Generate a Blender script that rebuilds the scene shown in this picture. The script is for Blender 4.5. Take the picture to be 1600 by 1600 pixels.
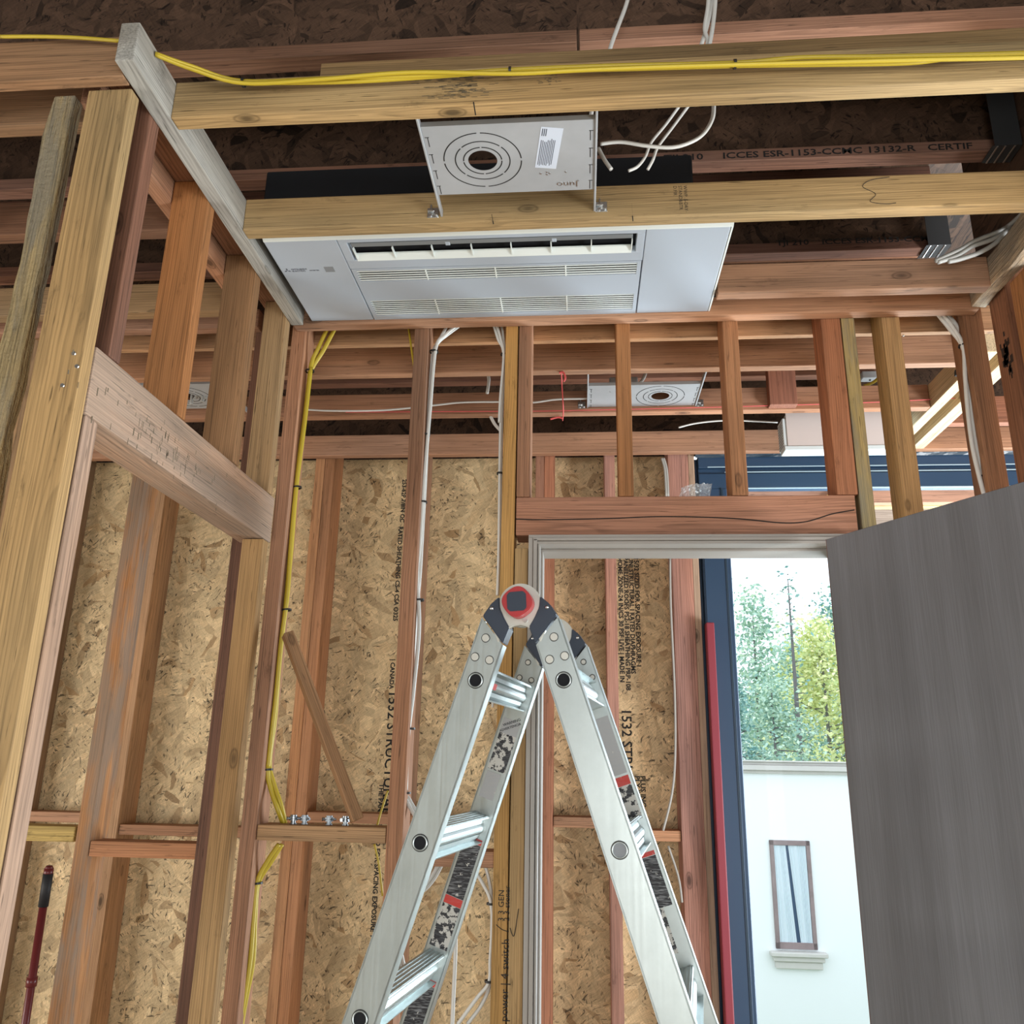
import bpy, bmesh, math, random
from mathutils import Vector, Matrix
R = math.radians
random.seed(7)
S = bpy.context.scene
for o in list(bpy.data.objects):
    bpy.data.objects.remove(o)
COL = S.collection

# ------------------------------------------------------------------ camera
cam_d = bpy.data.cameras.new('camera'); cam = bpy.data.objects.new('camera', cam_d); COL.objects.link(cam)
cam_d.sensor_width = 36; cam_d.sensor_fit = 'HORIZONTAL'; cam_d.lens = 36 * 1305 / 1600
cam_d.clip_start = .05; cam_d.clip_end = 300
_yaw, _pitch, _roll = R(-4.94), R(16.55), R(1.08)
_f = Vector((math.sin(_yaw) * math.cos(_pitch), math.cos(_yaw) * math.cos(_pitch), math.sin(_pitch)))
_r = Vector((math.cos(_yaw), -math.sin(_yaw), 0)); _u = _r.cross(_f)
_r2 = _r * math.cos(_roll) + _u * math.sin(_roll); _u2 = _u * math.cos(_roll) - _r * math.sin(_roll)
cam.matrix_world = Matrix(((_r2.x, _u2.x, -_f.x, 0), (_r2.y, _u2.y, -_f.y, 0), (_r2.z, _u2.z, -_f.z, 1.6), (0, 0, 0, 1)))
S.camera = cam

# ------------------------------------------------------------------ world, lights, exposure
W = bpy.data.worlds.new('sky'); S.world = W; W.use_nodes = True
wn = W.node_tree; wn.nodes.clear()
wo = wn.nodes.new('ShaderNodeOutputWorld'); bg = wn.nodes.new('ShaderNodeBackground')
bg.inputs[0].default_value = (.86, .94, 1, 1); bg.inputs[1].default_value = 2.1
wn.links.new(bg.outputs[0], wo.inputs[0])
def area(name, loc, target, sx, sy, power, col):
    d = bpy.data.lights.new(name, 'AREA'); d.shape = 'RECTANGLE'; d.size = sx; d.size_y = sy; d.energy = power; d.color = col
    o = bpy.data.objects.new(name, d); COL.objects.link(o); o.location = loc
    o.rotation_euler = (Vector(target) - Vector(loc)).to_track_quat('-Z', 'Y').to_euler(); return o
area('daylight_patio_window', (2.45, 3.85, 1.25), (1.1, .9, 2.75), 1.9, 2.1, 200, (.86, .94, 1))
area('fill_room_behind', (.7, -3.9, 1.0), (-.3, 3.4, .9), 3.6, 1.6, 88, (1, .95, .88))  # added fill for the interior; its source behind the camera is unseen
area('fill_right_side', (3.3, .9, .55), (.6, 1.6, 2.84), 1.2, 1.0, 190, (.93, .97, 1))  # added lamp to brighten the joist undersides; this opening is made up
area('fill_left_side', (-3.9, .9, 1.1), (-.8, 3.4, 1.6), 1.8, 1.6, 66, (1, .96, .9))  # added lamp brightening the far strand boards; no window stands here
S.view_settings.view_transform = 'Standard'; S.view_settings.look = 'None'
S.view_settings.gamma = 1; S.view_settings.use_curve_mapping = False; S.view_settings.exposure = -0.12
S.cycles.use_denoising = True
S.cycles.max_bounces = 6; S.cycles.transparent_max_bounces = 12

# ------------------------------------------------------------------ materials
def newmat(name):
    m = bpy.data.materials.new(name); m.use_nodes = True; nt = m.node_tree; nt.nodes.clear()
    o = nt.nodes.new('ShaderNodeOutputMaterial'); b = nt.nodes.new('ShaderNodeBsdfPrincipled'); nt.links.new(b.outputs[0], o.inputs[0])
    return m, nt, b
def N(nt, t, **k):
    n = nt.nodes.new(t)
    for a, v in k.items():
        if a.startswith('i_'):
            key = a[2:]; key = int(key) if key.isdigit() else key.replace('_', ' ')
            n.inputs[key].default_value = v
        else: setattr(n, a, v)
    return n
def ramp(nt, src, stops, interp='LINEAR'):
    n = nt.nodes.new('ShaderNodeValToRGB'); r = n.color_ramp; r.interpolation = interp
    while len(r.elements) < len(stops): r.elements.new(.5)
    for e, (p, c) in zip(r.elements, stops):
        e.position = p; e.color = (c, c, c, 1) if not isinstance(c, tuple) else (*c, 1)
    nt.links.new(src, n.inputs[0]); return n.outputs[0]
def mixc(nt, fac, a, b, mode='MIX'):
    n = nt.nodes.new('ShaderNodeMix'); n.data_type = 'RGBA'; n.blend_type = mode
    for s, v in ((0, fac), (6, a), (7, b)):
        if isinstance(v, (int, float)): n.inputs[s].default_value = v if s == 0 else (v, v, v, 1)
        elif isinstance(v, tuple): n.inputs[s].default_value = (*v, 1)
        else: nt.links.new(v, n.inputs[s])
    return n.outputs[2]
def mth(nt, op, a, b=0., clamp=False):
    n = nt.nodes.new('ShaderNodeMath'); n.operation = op; n.use_clamp = clamp
    for s, v in ((0, a), (1, b)):
        if isinstance(v, (int, float)): n.inputs[s].default_value = v
        else: nt.links.new(v, n.inputs[s])
    return n.outputs[0]
def vmul(nt, v, s):
    n = nt.nodes.new('ShaderNodeVectorMath'); n.operation = 'MULTIPLY'; nt.links.new(v, n.inputs[0]); n.inputs[1].default_value = s; return n.outputs[0]
def vadd(nt, a, b):
    n = nt.nodes.new('ShaderNodeVectorMath'); n.operation = 'ADD'; nt.links.new(a, n.inputs[0])
    if isinstance(b, tuple): n.inputs[1].default_value = b
    else: nt.links.new(b, n.inputs[1])
    return n.outputs[0]
def noise(nt, v, scale, detail=2., rough=.5):
    n = N(nt, 'ShaderNodeTexNoise', i_Scale=scale, i_Detail=detail, i_Roughness=rough); nt.links.new(v, n.inputs['Vector']); return n
def seeded(nt):
    tc = N(nt, 'ShaderNodeTexCoord'); oi = N(nt, 'ShaderNodeObjectInfo')
    cx = N(nt, 'ShaderNodeCombineXYZ'); nt.links.new(mth(nt, 'MULTIPLY', oi.outputs['Random'], 37.), cx.inputs[0])
    nt.links.new(mth(nt, 'MULTIPLY', oi.outputs['Random'], .11), cx.inputs[1]); nt.links.new(mth(nt, 'MULTIPLY', oi.outputs['Random'], .17), cx.inputs[2])
    return tc, oi, vadd(nt, tc.outputs['Object'], cx.outputs[0])

def make_wood(name, weather=0., rough_sawn=0.):
    m, nt, b = newmat(name); tc, oi, p = seeded(nt)
    # warp so the growth rings wander along the length
    w1 = noise(nt, vmul(nt, p, (1.1, 6, 6)), 1., 3)
    cv = N(nt, 'ShaderNodeVectorMath', operation='SUBTRACT'); nt.links.new(w1.outputs['Color'], cv.inputs[0]); cv.inputs[1].default_value = (.5, .5, .5)
    q = vadd(nt, p, vmul(nt, cv.outputs[0], (0, .07, .07)))
    sx = N(nt, 'ShaderNodeSeparateXYZ'); nt.links.new(q, sx.inputs[0])
    yy = mth(nt, 'SUBTRACT', sx.outputs[1], .02); zz = mth(nt, 'ADD', sx.outputs[2], .03)
    rad = mth(nt, 'SQRT', mth(nt, 'ADD', mth(nt, 'MULTIPLY', yy, yy), mth(nt, 'MULTIPLY', zz, zz)))
    ring = mth(nt, 'FRACT', mth(nt, 'MULTIPLY', rad, 190.))
    ringc = ramp(nt, ring, [(0, 1.), (.5, .96), (.86, .76), (.93, .8), (1, .99)])
    fine = ramp(nt, noise(nt, vmul(nt, p, (3.5, 210, 210)), 1., 2, .65).outputs[0], [(.3, .66), (.5, 1.), (.72, 1.16)])
    big = ramp(nt, noise(nt, vmul(nt, p, (1.2, 10, 10)), 1., 3).outputs[0], [(.28, .66), (.5, 1.), (.75, 1.25)])
    # dark fibres and flecks
    fl = ramp(nt, noise(nt, vmul(nt, p, (14, 240, 240)), 1., 1).outputs[0], [(.23, .45), (.3, 1.)])
    blot = ramp(nt, noise(nt, vmul(nt, p, (6, 22, 22)), 1., 6, .75).outputs[0], [(.26, .42), (.4, .95), (.6, 1.), (.8, 1.15)])
    # knots
    v = N(nt, 'ShaderNodeTexVoronoi', i_Scale=1.); nt.links.new(vmul(nt, vadd(nt, p, vmul(nt, cv.outputs[0], (.03, .01, .01))), (3.1, 7, 7)), v.inputs['Vector'])
    kn = ramp(nt, v.outputs['Distance'], [(.035, .28), (.07, .72), (.085, .5), (.1, .92), (.15, 1.)])
    c = mixc(nt, 1., oi.outputs['Color'], ringc, 'MULTIPLY')
    for t in (fine, big, fl, blot, kn): c = mixc(nt, 1., c, t, 'MULTIPLY')
    hue = noise(nt, vmul(nt, p, (1.1, 5, 5)), 1., 1).outputs[0]
    c = mixc(nt, ramp(nt, hue, [(.38, 0.), (.62, .55)]), c, mixc(nt, 1., c, (1.14, .98, .8), 'MULTIPLY'))
    if weather:
        g = ramp(nt, noise(nt, vmul(nt, p, (2.4, 14, 14)), 1., 4, .7).outputs[0], [(.42, 0.), (.55, weather)])
        c = mixc(nt, g, c, (.19, .185, .16))
    nt.links.new(c, b.inputs['Base Color']); b.inputs['Roughness'].default_value = .72
    b.inputs['Specular IOR Level'].default_value = .25
    bm_ = N(nt, 'ShaderNodeBump', i_Strength=.35 + rough_sawn, i_Distance=.0015 + .003 * rough_sawn)
    h = mth(nt, 'ADD', fine, fl) if not rough_sawn else mth(nt, 'ADD', fine, noise(nt, p, 90., 4, .7).outputs[0])
    nt.links.new(h, bm_.inputs['Height']); nt.links.new(bm_.outputs[0], b.inputs['Normal'])
    return m
WOOD = make_wood('fir_lumber'); WOODW = make_wood('stained_lumber', .55); BARK = make_wood('wane_lumber', .6, 1.)

def make_osb(name, base, dark, contrast=1.):
    m, nt, b = newmat(name); tc, oi, p0 = seeded(nt)
    wp = noise(nt, p0, 7., 3); p = vadd(nt, p0, vmul(nt, wp.outputs['Color'], (.05, .0, .05)))
    def mapped(rot, sc, loc=(0, 0, 0), src=None):
        a = N(nt, 'ShaderNodeMapping'); nt.links.new(src or p, a.inputs[0]); a.inputs['Rotation'].default_value = (0, R(rot), 0)
        c = N(nt, 'ShaderNodeMapping'); nt.links.new(a.outputs[0], c.inputs[0]); c.inputs['Scale'].default_value = sc; c.inputs['Location'].default_value = loc; return c.outputs[0]
    layers = []
    for i, ang in enumerate((15, 62, 104, 151)):
        v = N(nt, 'ShaderNodeTexVoronoi', i_Scale=1.); nt.links.new(mapped(ang, (9, 1, 34), (i * 3.7, i * 1.3, i * 2.1)), v.inputs['Vector']); layers.append(v.outputs['Color'])
    def pick(sc, off): return ramp(nt, noise(nt, vadd(nt, p, off), sc, 0).outputs[0], [(.47, 0.), (.5, 1.)])
    cc = mixc(nt, pick(12., (7, 3, 1)), mixc(nt, pick(16., (0, 0, 0)), layers[0], layers[1]), mixc(nt, pick(15., (3, 5, 8)), layers[2], layers[3]))
    sp = N(nt, 'ShaderNodeSeparateColor'); nt.links.new(cc, sp.inputs[0])
    c = mixc(nt, ramp(nt, sp.outputs[0], [(0, .0), (.12, .62), (1, 1.)]), dark, base)
    c = mixc(nt, 1., c, ramp(nt, sp.outputs[1], [(0, .76), (1, 1.15)]), 'MULTIPLY')
    grain = [noise(nt, mapped(a, (26, 1, 260), (a, 0, 0)), 1., 2, .6).outputs[0] for a in (35, 120)]
    c = mixc(nt, 1., c, ramp(nt, grain[0], [(.3, .78), (.62, 1.08)]), 'MULTIPLY'); c = mixc(nt, .7, c, mixc(nt, 1., c, ramp(nt, grain[1], [(.3, .78), (.62, 1.08)]), 'MULTIPLY'))
    # short dark slits, chip shade and lit chip edges put into colour, in patches
    for k, (a, lo) in enumerate(((8, .665), (50, .66), (95, .66), (140, .665), (72, .67))):
        n_ = noise(nt, mapped(a, (22 + 5 * k, 1, 115), (k * 5., 0, k * 2.)), 1., 1, .5).outputs[0]
        gate = ramp(nt, noise(nt, vadd(nt, p0, (k * 4., 1., k * 7.)), 9., 2).outputs[0], [(.48, 0.), (.6, 1.)])
        c = mixc(nt, gate, c, mixc(nt, 1., c, ramp(nt, n_, [(lo - .02, 1.), (lo + .012, .24)]), 'MULTIPLY'))
        c = mixc(nt, gate, c, mixc(nt, 1., c, ramp(nt, n_, [(.28, 1.3), (.34, 1.)]), 'MULTIPLY'))
    c = mixc(nt, 1., c, ramp(nt, noise(nt, p0, 2.5, 3).outputs[0], [(.3, .84), (.7, 1.1)]), 'MULTIPLY')
    nt.links.new(c, b.inputs['Base Color']); b.inputs['Roughness'].default_value = .6; b.inputs['Specular IOR Level'].default_value = .3
    bp = N(nt, 'ShaderNodeBump', i_Strength=.3, i_Distance=.002); nt.links.new(sp.outputs[2], bp.inputs['Height']); nt.links.new(bp.outputs[0], b.inputs['Normal'])
    return m
OSB = make_osb('strand_board', (.76, .585, .34), (.42, .27, .13))
OSBD = make_osb('shaded_strand_board', (.105, .06, .038), (.02, .012, .008))  # same board darkened in colour for shade in the ceiling cavities

def plain(name, col, rough=.5, metal=0., spec=.5, bump=0., bscale=200., var=0.):
    m, nt, b = newmat(name); b.inputs['Base Color'].default_value = (*col, 1); b.inputs['Roughness'].default_value = rough
    b.inputs['Metallic'].default_value = metal; b.inputs['Specular IOR Level'].default_value = spec
    tc = N(nt, 'ShaderNodeTexCoord')
    if bump:
        n = noise(nt, tc.outputs['Object'], bscale, 3); bp = N(nt, 'ShaderNodeBump', i_Strength=bump, i_Distance=.001)
        nt.links.new(n.outputs[0], bp.inputs['Height']); nt.links.new(bp.outputs[0], b.inputs['Normal'])
    if var:
        n = noise(nt, tc.outputs['Object'], 6., 4, .6); c = mixc(nt, 1., col, ramp(nt, n.outputs[0], [(.3, 1 - var), (.7, 1 + var * .5)]), 'MULTIPLY'); nt.links.new(c, b.inputs['Base Color'])
    return m
M = dict(
    ac=plain('white_panel_plastic', (.43, .49, .56), .45, bump=.04, bscale=500.), acb=plain('lit_plastic_edge', (.78, .84, .82), .35),  # light caught by the panel edge is put into a paler plastic
    slot=plain('dark_grille_gap', (.035, .05, .07), .6), black=plain('black_insulation', (.008, .009, .012), .9, bump=.3),
    lens=plain('grey_vane', (.2, .22, .23), .4), galv=plain('galvanised_steel', (.42, .44, .46), .45, .12, var=.12),
    chrome=plain('zinc_steel', (.62, .64, .65), .28, .95), ink=plain('black_ink', (.012, .012, .012), .8), cut=plain('cut_slot', (.01, .009, .008), .9),
    wirew=plain('white_cable_sheath', (.66, .66, .63), .4), wirey=plain('yellow_cable_sheath', (.5, .37, .03), .4), wireg=plain('grey_cable_sheath', (.4, .4, .38), .45),
    tie=plain('black_tie_and_gap_shade', (.015, .015, .015), .5), pink=plain('pink_string', (.75, .12, .12), .6), staple=plain('steel_staple', (.1, .1, .1), .4, .8),
    hinge=plain('hinge_aluminium', (.62, .62, .57), .42, .55, var=.08), dkblue=plain('dark_blue_plastic', (.03, .042, .065), .45),
    red=plain('red_plastic', (.42, .035, .04), .4), rubber=plain('black_rubber', (.012, .013, .016), .6), void=plain('hollow_shade', (.004, .005, .008), .9),  # last colour is near black, standing in for shade inside hollows
    frame=plain('flare_tinted_window_dark', (.022, .058, .12), .42, bump=.1), membrane=plain('flashing_membrane', (.02, .045, .075), .3, bump=.8, bscale=40.),  # blue haze of the window flare is put into the dark frame colour
    edge=plain('bright_gasket', (.4, .55, .65), .4), redtape=plain('red_level_plastic', (.26, .03, .05), .5),
    paint=plain('primed_door_frame', (.36, .33, .3), .55, var=.06), stucco=plain('white_stucco', (.84, .86, .87), .85, bump=.2, bscale=60.),
    stone=plain('cast_stone', (.6, .57, .54), .8, var=.05), brownw=plain('brown_window_wood', (.27, .2, .2), .6, var=.2), curtain=plain('pale_curtain', (.6, .68, .74), .8),
    lab=plain('white_label', (.62, .68, .78), .5), labink=plain('label_print', (.08, .09, .12), .7), box=plain('matt_white_housing', (.62, .57, .56), .6), boxe=plain('pale_housing_edge', (.66, .76, .8), .45),
    broom=plain('maroon_handle', (.13, .018, .02), .3), grey=plain('grey_cover_label', (.24, .26, .28), .6), trunk=plain('tree_bark', (.16, .15, .15), .9), grass=plain('lawn', (.12, .2, .06), .95, var=.3),
    nickel=plain('dull_nickel', (.26, .28, .3), .3, .9), dull=plain('dark_steel', (.05, .052, .055), .6, .3), floorm=None)
# brushed aluminium
m, nt, b = newmat('brushed_aluminium'); tc = N(nt, 'ShaderNodeTexCoord')
n = noise(nt, vmul(nt, tc.outputs['Object'], (160, 160, 3)), 1., 3); n2 = noise(nt, tc.outputs['Object'], 8., 5, .7)
b.inputs['Metallic'].default_value = .85
c = mixc(nt, 1., (.5, .56, .56), ramp(nt, n2.outputs[0], [(.3, .88), (.7, 1.05)]), 'MULTIPLY'); nt.links.new(c, b.inputs['Base Color'])
nt.links.new(ramp(nt, n.outputs[0], [(.2, .3), (.8, .46)]), b.inputs['Roughness']); M['alu'] = m
# worn sticker: dark print flaked away over aluminium
def sticker_mat(name, wear, lines=0., col=(.014, .015, .02)):
    m, nt, b = newmat(name); tc = N(nt, 'ShaderNodeTexCoord'); p = tc.outputs['Object']
    k = ramp(nt, noise(nt, p, 75., 4, .62).outputs[0], [(1 - wear - .012, 1.), (1 - wear + .012, 0.)])
    cc = mixc(nt, ramp(nt, noise(nt, vmul(nt, p, (60, 60, 700)), 1., 1).outputs[0], [(.5, 0.), (.62, lines)]), col, (.34, .36, .38))
    c = mixc(nt, k, (.5, .5, .47), cc)
    nt.links.new(c, b.inputs['Base Color']); b.inputs['Roughness'].default_value = .5; return m
M['stk'] = sticker_mat('black_warning_sticker', .36, .5); M['stkworn'] = sticker_mat('flaking_black_sticker', .5, .15); M['stkred'] = sticker_mat('red_sticker_band', .34, .1, (.5, .04, .03))
M['stkgrey'] = sticker_mat('grey_instruction_print', .3, .6, (.36, .37, .38))
# grey-brown veneer of the door leaf, cooled by glare put into its colour
m, nt, b = newmat('grey_oak_veneer'); tc = N(nt, 'ShaderNodeTexCoord'); p = tc.outputs['Object']
a_ = noise(nt, vmul(nt, p, (14, 1, .8)), 1., 4, .6); b_ = noise(nt, vmul(nt, p, (330, 1, 5)), 1., 3, .6); c_ = noise(nt, vmul(nt, p, (7, 1, .5)), 1., 1)
c = mixc(nt, ramp(nt, a_.outputs[0], [(.3, 0.), (.7, 1.)]), (.15, .15, .162), (.2, .205, .225))
c = mixc(nt, 1., c, ramp(nt, b_.outputs[0], [(.3, .84), (.65, 1.1)]), 'MULTIPLY'); c = mixc(nt, 1., c, ramp(nt, c_.outputs[0], [(.3, .88), (.7, 1.12)]), 'MULTIPLY')
nt.links.new(c, b.inputs['Base Color']); b.inputs['Roughness'].default_value = .45; M['door'] = m
# glass and plastic film
def clear(name, tint, gloss, rough, extra=0.):
    m = bpy.data.materials.new(name); m.use_nodes = True; nt = m.node_tree; nt.nodes.clear(); o = nt.nodes.new('ShaderNodeOutputMaterial')
    t = N(nt, 'ShaderNodeBsdfTransparent'); t.inputs[0].default_value = (*tint, 1); g = N(nt, 'ShaderNodeBsdfGlossy', i_Roughness=rough)
    x = nt.nodes.new('ShaderNodeMixShader'); x.inputs[0].default_value = gloss; nt.links.new(t.outputs[0], x.inputs[1]); nt.links.new(g.outputs[0], x.inputs[2])
    if extra:
        d = N(nt, 'ShaderNodeBsdfDiffuse'); d.inputs[0].default_value = (.8, .85, .88, 1); y = nt.nodes.new('ShaderNodeMixShader'); y.inputs[0].default_value = extra
        nt.links.new(x.outputs[0], y.inputs[1]); nt.links.new(d.outputs[0], y.inputs[2]); x = y
    nt.links.new(x.outputs[0], o.inputs[0]); return m
M['glass'] = clear('window_glass', (.97, .99, 1), .004, .02); M['film'] = clear('clear_plastic_film', (.95, .97, .98), .2, .15, .35)
M['floorm'] = plain('plywood_subfloor', (.6, .52, .4), .8, var=.2)
def leafmat(name, a, b2):
    m, nt, b = newmat(name); g = N(nt, 'ShaderNodeNewGeometry')
    c = mixc(nt, ramp(nt, g.outputs['Random Per Island'], [(0, 0.), (1, 1.)]), a, b2); nt.links.new(c, b.inputs['Base Color']); b.inputs['Roughness'].default_value = .7
    b.inputs['Transmission Weight'].default_value = 0.; return m
M['leafb'] = leafmat('blue_green_leaves', (.3, .5, .44), (.66, .8, .6)); M['leafy'] = leafmat('yellow_green_leaves', (.6, .7, .3), (.92, .9, .5)); M['leafd'] = leafmat('dark_leaves', (.15, .34, .33), (.42, .6, .5))

# ------------------------------------------------------------------ helpers
def link(name, bm, mat, parent=None, smooth=False, color=None):
    me = bpy.data.meshes.new(name); bm.to_mesh(me); bm.free()
    if smooth:
        for p in me.polygons: p.use_smooth = True
    if mat: me.materials.append(mat)
    o = bpy.data.objects.new(name, me); COL.objects.link(o)
    if parent is not None: o.parent = parent
    if color: o.color = (*color, 1)
    return o
def tag(o, label, cat, group=None, kind=None):
    if label: o['label'] = label
    if cat: o['category'] = cat
    if group: o['group'] = group
    if kind: o['kind'] = kind
    return o
def struct(o, label=None): o['kind'] = 'structure'; 
def thing(name, label, cat, loc=(0, 0, 0), rz=0., group=None, kind=None):
    o = bpy.data.objects.new(name, None); COL.objects.link(o); o.empty_display_size = .1; o.location = loc; o.rotation_euler = (0, 0, rz)
    return tag(o, label, cat, group, kind)
def bxm(bm, x0, x1, y0, y1, z0, z1, bev=0., seg=1):
    vs = [bm.verts.new((x, y, z)) for x in (x0, x1) for y in (y0, y1) for z in (z0, z1)]
    fs = [(0, 1, 3, 2), (4, 6, 7, 5), (0, 4, 5, 1), (2, 3, 7, 6), (0, 2, 6, 4), (1, 5, 7, 3)]
    F = [bm.faces.new([vs[i] for i in f]) for f in fs]
    if bev:
        es = list({e for f in F for e in f.edges}); bmesh.ops.bevel(bm, geom=es, offset=bev, segments=seg, affect='EDGES', profile=.6)
    return bm
def box(x0, x1, y0, y1, z0, z1, bev=0., seg=1): return bxm(bmesh.new(), x0, x1, y0, y1, z0, z1, bev, seg)
def prism(poly, y0, y1, bev=0.):
    """polygon of (x, z) points extruded along y"""
    bm = bmesh.new(); a = [bm.verts.new((x, y0, z)) for x, z in poly]; b = [bm.verts.new((x, y1, z)) for x, z in poly]; n = len(poly)
    bm.faces.new(a); bm.faces.new(b[::-1])
    for i in range(n): bm.faces.new((a[i], b[i], b[(i + 1) % n], a[(i + 1) % n]))
    bmesh.ops.recalc_face_normals(bm, faces=bm.faces)
    if bev: bmesh.ops.bevel(bm, geom=[e for e in bm.edges], offset=bev, segments=2, affect='EDGES', clamp_overlap=True)
    return bm
def cylm(bm, p0, p1, r0, r1=None, seg=20, caps=True):
    p0, p1 = Vector(p0), Vector(p1); r1 = r0 if r1 is None else r1; d = (p1 - p0).normalized(); a = d.orthogonal().normalized(); c = d.cross(a)
    A = [bm.verts.new(p0 + (a * math.cos(t) + c * math.sin(t)) * r0) for t in [i * 2 * math.pi / seg for i in range(seg)]]
    B = [bm.verts.new(p1 + (a * math.cos(t) + c * math.sin(t)) * r1) for t in [i * 2 * math.pi / seg for i in range(seg)]]
    for i in range(seg): bm.faces.new((A[i], A[(i + 1) % seg], B[(i + 1) % seg], B[i]))
    if caps: bm.faces.new(A[::-1]); bm.faces.new(B)
    return bm
def smoothpath(pts, sub=6):
    pts = [Vector(p) for p in pts]; out = []
    if len(pts) < 3: return pts
    for i in range(len(pts) - 1):
        p0 = pts[max(i - 1, 0)]; p1 = pts[i]; p2 = pts[i + 1]; p3 = pts[min(i + 2, len(pts) - 1)]
        for k in range(sub):
            t = k / sub; out.append(.5 * ((2 * p1) + (p2 - p0) * t + (2 * p0 - 5 * p1 + 4 * p2 - p3) * t * t + (3 * p1 - p0 - 3 * p2 + p3) * t ** 3))
    out.append(pts[-1]); return out
def tubem(bm, pts, r, seg=8, flat=1., sub=6):
    P = smoothpath(pts, sub); rings = []; up = None
    for i, p in enumerate(P):
        d = (P[min(i + 1, len(P) - 1)] - P[max(i - 1, 0)]).normalized()
        if up is None: up = d.orthogonal().normalized()
        up = (up - d * up.dot(d)).normalized(); s = d.cross(up)
        rings.append([bm.verts.new(p + up * math.cos(t) * r + s * math.sin(t) * r * flat) for t in [k * 2 * math.pi / seg for k in range(seg)]])
    for a, b in zip(rings, rings[1:]):
        for k in range(seg): bm.faces.new((a[k], a[(k + 1) % seg], b[(k + 1) % seg], b[k]))
    bm.faces.new(rings[0][::-1]); bm.faces.new(rings[-1]); return bm
def text(name, s, size, loc, rot, mat, parent=None, depth=.0004, sx=1., align='LEFT', bold=0.):
    c = bpy.data.curves.new(name, 'FONT'); c.body = s; c.size = size; c.extrude = depth / 2; c.align_x = align; c.align_y = 'CENTER'; c.offset = bold; c.resolution_u = 2
    t = bpy.data.objects.new(name + '_src', c); COL.objects.link(t); dg = bpy.context.evaluated_depsgraph_get()
    me = bpy.data.meshes.new_from_object(t.evaluated_get(dg)); bpy.data.objects.remove(t); bpy.data.curves.remove(c)
    me.name = name; me.materials.clear(); me.materials.append(mat); o = bpy.data.objects.new(name, me); COL.objects.link(o)
    mw = Matrix.Translation(loc) @ rot.to_matrix().to_4x4() @ Matrix.Diagonal((sx, 1, 1, 1))
    for v in me.vertices: v.co = mw @ v.co
    if parent is not None:
        o.parent = parent
        if parent.location.length or parent.rotation_euler[:] != (0., 0., 0.):
            inv = (Matrix.Translation(parent.location) @ parent.rotation_euler.to_matrix().to_4x4()).inverted()
            for v in me.vertices: v.co = inv @ v.co
    return o
from mathutils import Euler
FRONT = Euler((R(90), 0, 0))                      # reads on a face looking towards -y
FRONT_DOWN = (Matrix.Rotation(R(90), 4, 'Y') @ Matrix.Rotation(R(90), 4, 'X')).to_euler()   # the same, running downwards
FRONT_UP = (Matrix.Rotation(R(-90), 4, 'Y') @ Matrix.Rotation(R(90), 4, 'X')).to_euler()
BELOW = Euler((R(180), 0, 0))                     # reads from below

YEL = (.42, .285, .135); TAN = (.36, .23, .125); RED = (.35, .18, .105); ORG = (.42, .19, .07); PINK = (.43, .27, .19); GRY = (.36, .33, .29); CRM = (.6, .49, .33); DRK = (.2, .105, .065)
def tone(c, v=.1):
    k = 1 + random.uniform(-v, v); h = random.uniform(-.04, .04); return (c[0] * k * (1 + h), c[1] * k, c[2] * k * (1 - h))
def lumber(name, label, ax, X, Y, Z, col, cat='stud', group=None, mat=None, bev=.003, parent=None, warp=.0012):
    """one board: local x runs along its length"""
    (x0, x1), (y0, y1), (z0, z1) = X, Y, Z; c = Vector(((x0 + x1) / 2, (y0 + y1) / 2, (z0 + z1) / 2)); d = Vector((x1 - x0, y1 - y0, z1 - z0))
    if ax == 'x': L, a, b = d.x, d.y, d.z; Mx = Matrix(((1, 0, 0), (0, 1, 0), (0, 0, 1)))
    elif ax == 'y': L, a, b = d.y, d.x, d.z; Mx = Matrix(((0, -1, 0), (1, 0, 0), (0, 0, 1)))
    else: L, a, b = d.z, d.y, d.x; Mx = Matrix(((0, 0, -1), (0, 1, 0), (1, 0, 0)))
    bm = box(-L / 2, L / 2, -a / 2, a / 2, -b / 2, b / 2, bev, 2)
    if mat is BARK:
        bmesh.ops.subdivide_edges(bm, edges=[e for e in bm.edges if e.calc_length() > .2], cuts=60, use_grid_fill=True)
        from mathutils import noise as mn
        for v in bm.verts:
            n = mn.noise_vector(v.co * 14); n2 = mn.noise(Vector((v.co.x * 5, 1, 1))); v.co.y += n.y * .004; v.co.z += n.z * .006 + n2 * .009
    elif L > .8 and warp:
        bmesh.ops.subdivide_edges(bm, edges=[e for e in bm.edges if e.calc_length() > L * .8], cuts=7, use_grid_fill=True)
        pa, pb = random.uniform(-1, 1) * warp, random.uniform(-1, 1) * warp
        for v in bm.verts:
            t = math.cos(v.co.x / L * math.pi); v.co.y += pa * t; v.co.z += pb * t
    bmesh.ops.recalc_face_normals(bm, faces=bm.faces)
    o = link(name, bm, mat or WOOD, parent, color=tone(col, .05)); o.matrix_world = Matrix.Translation(c) @ Mx.to_4x4()
    if parent is None: tag(o, label, cat, group)
    return o
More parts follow.
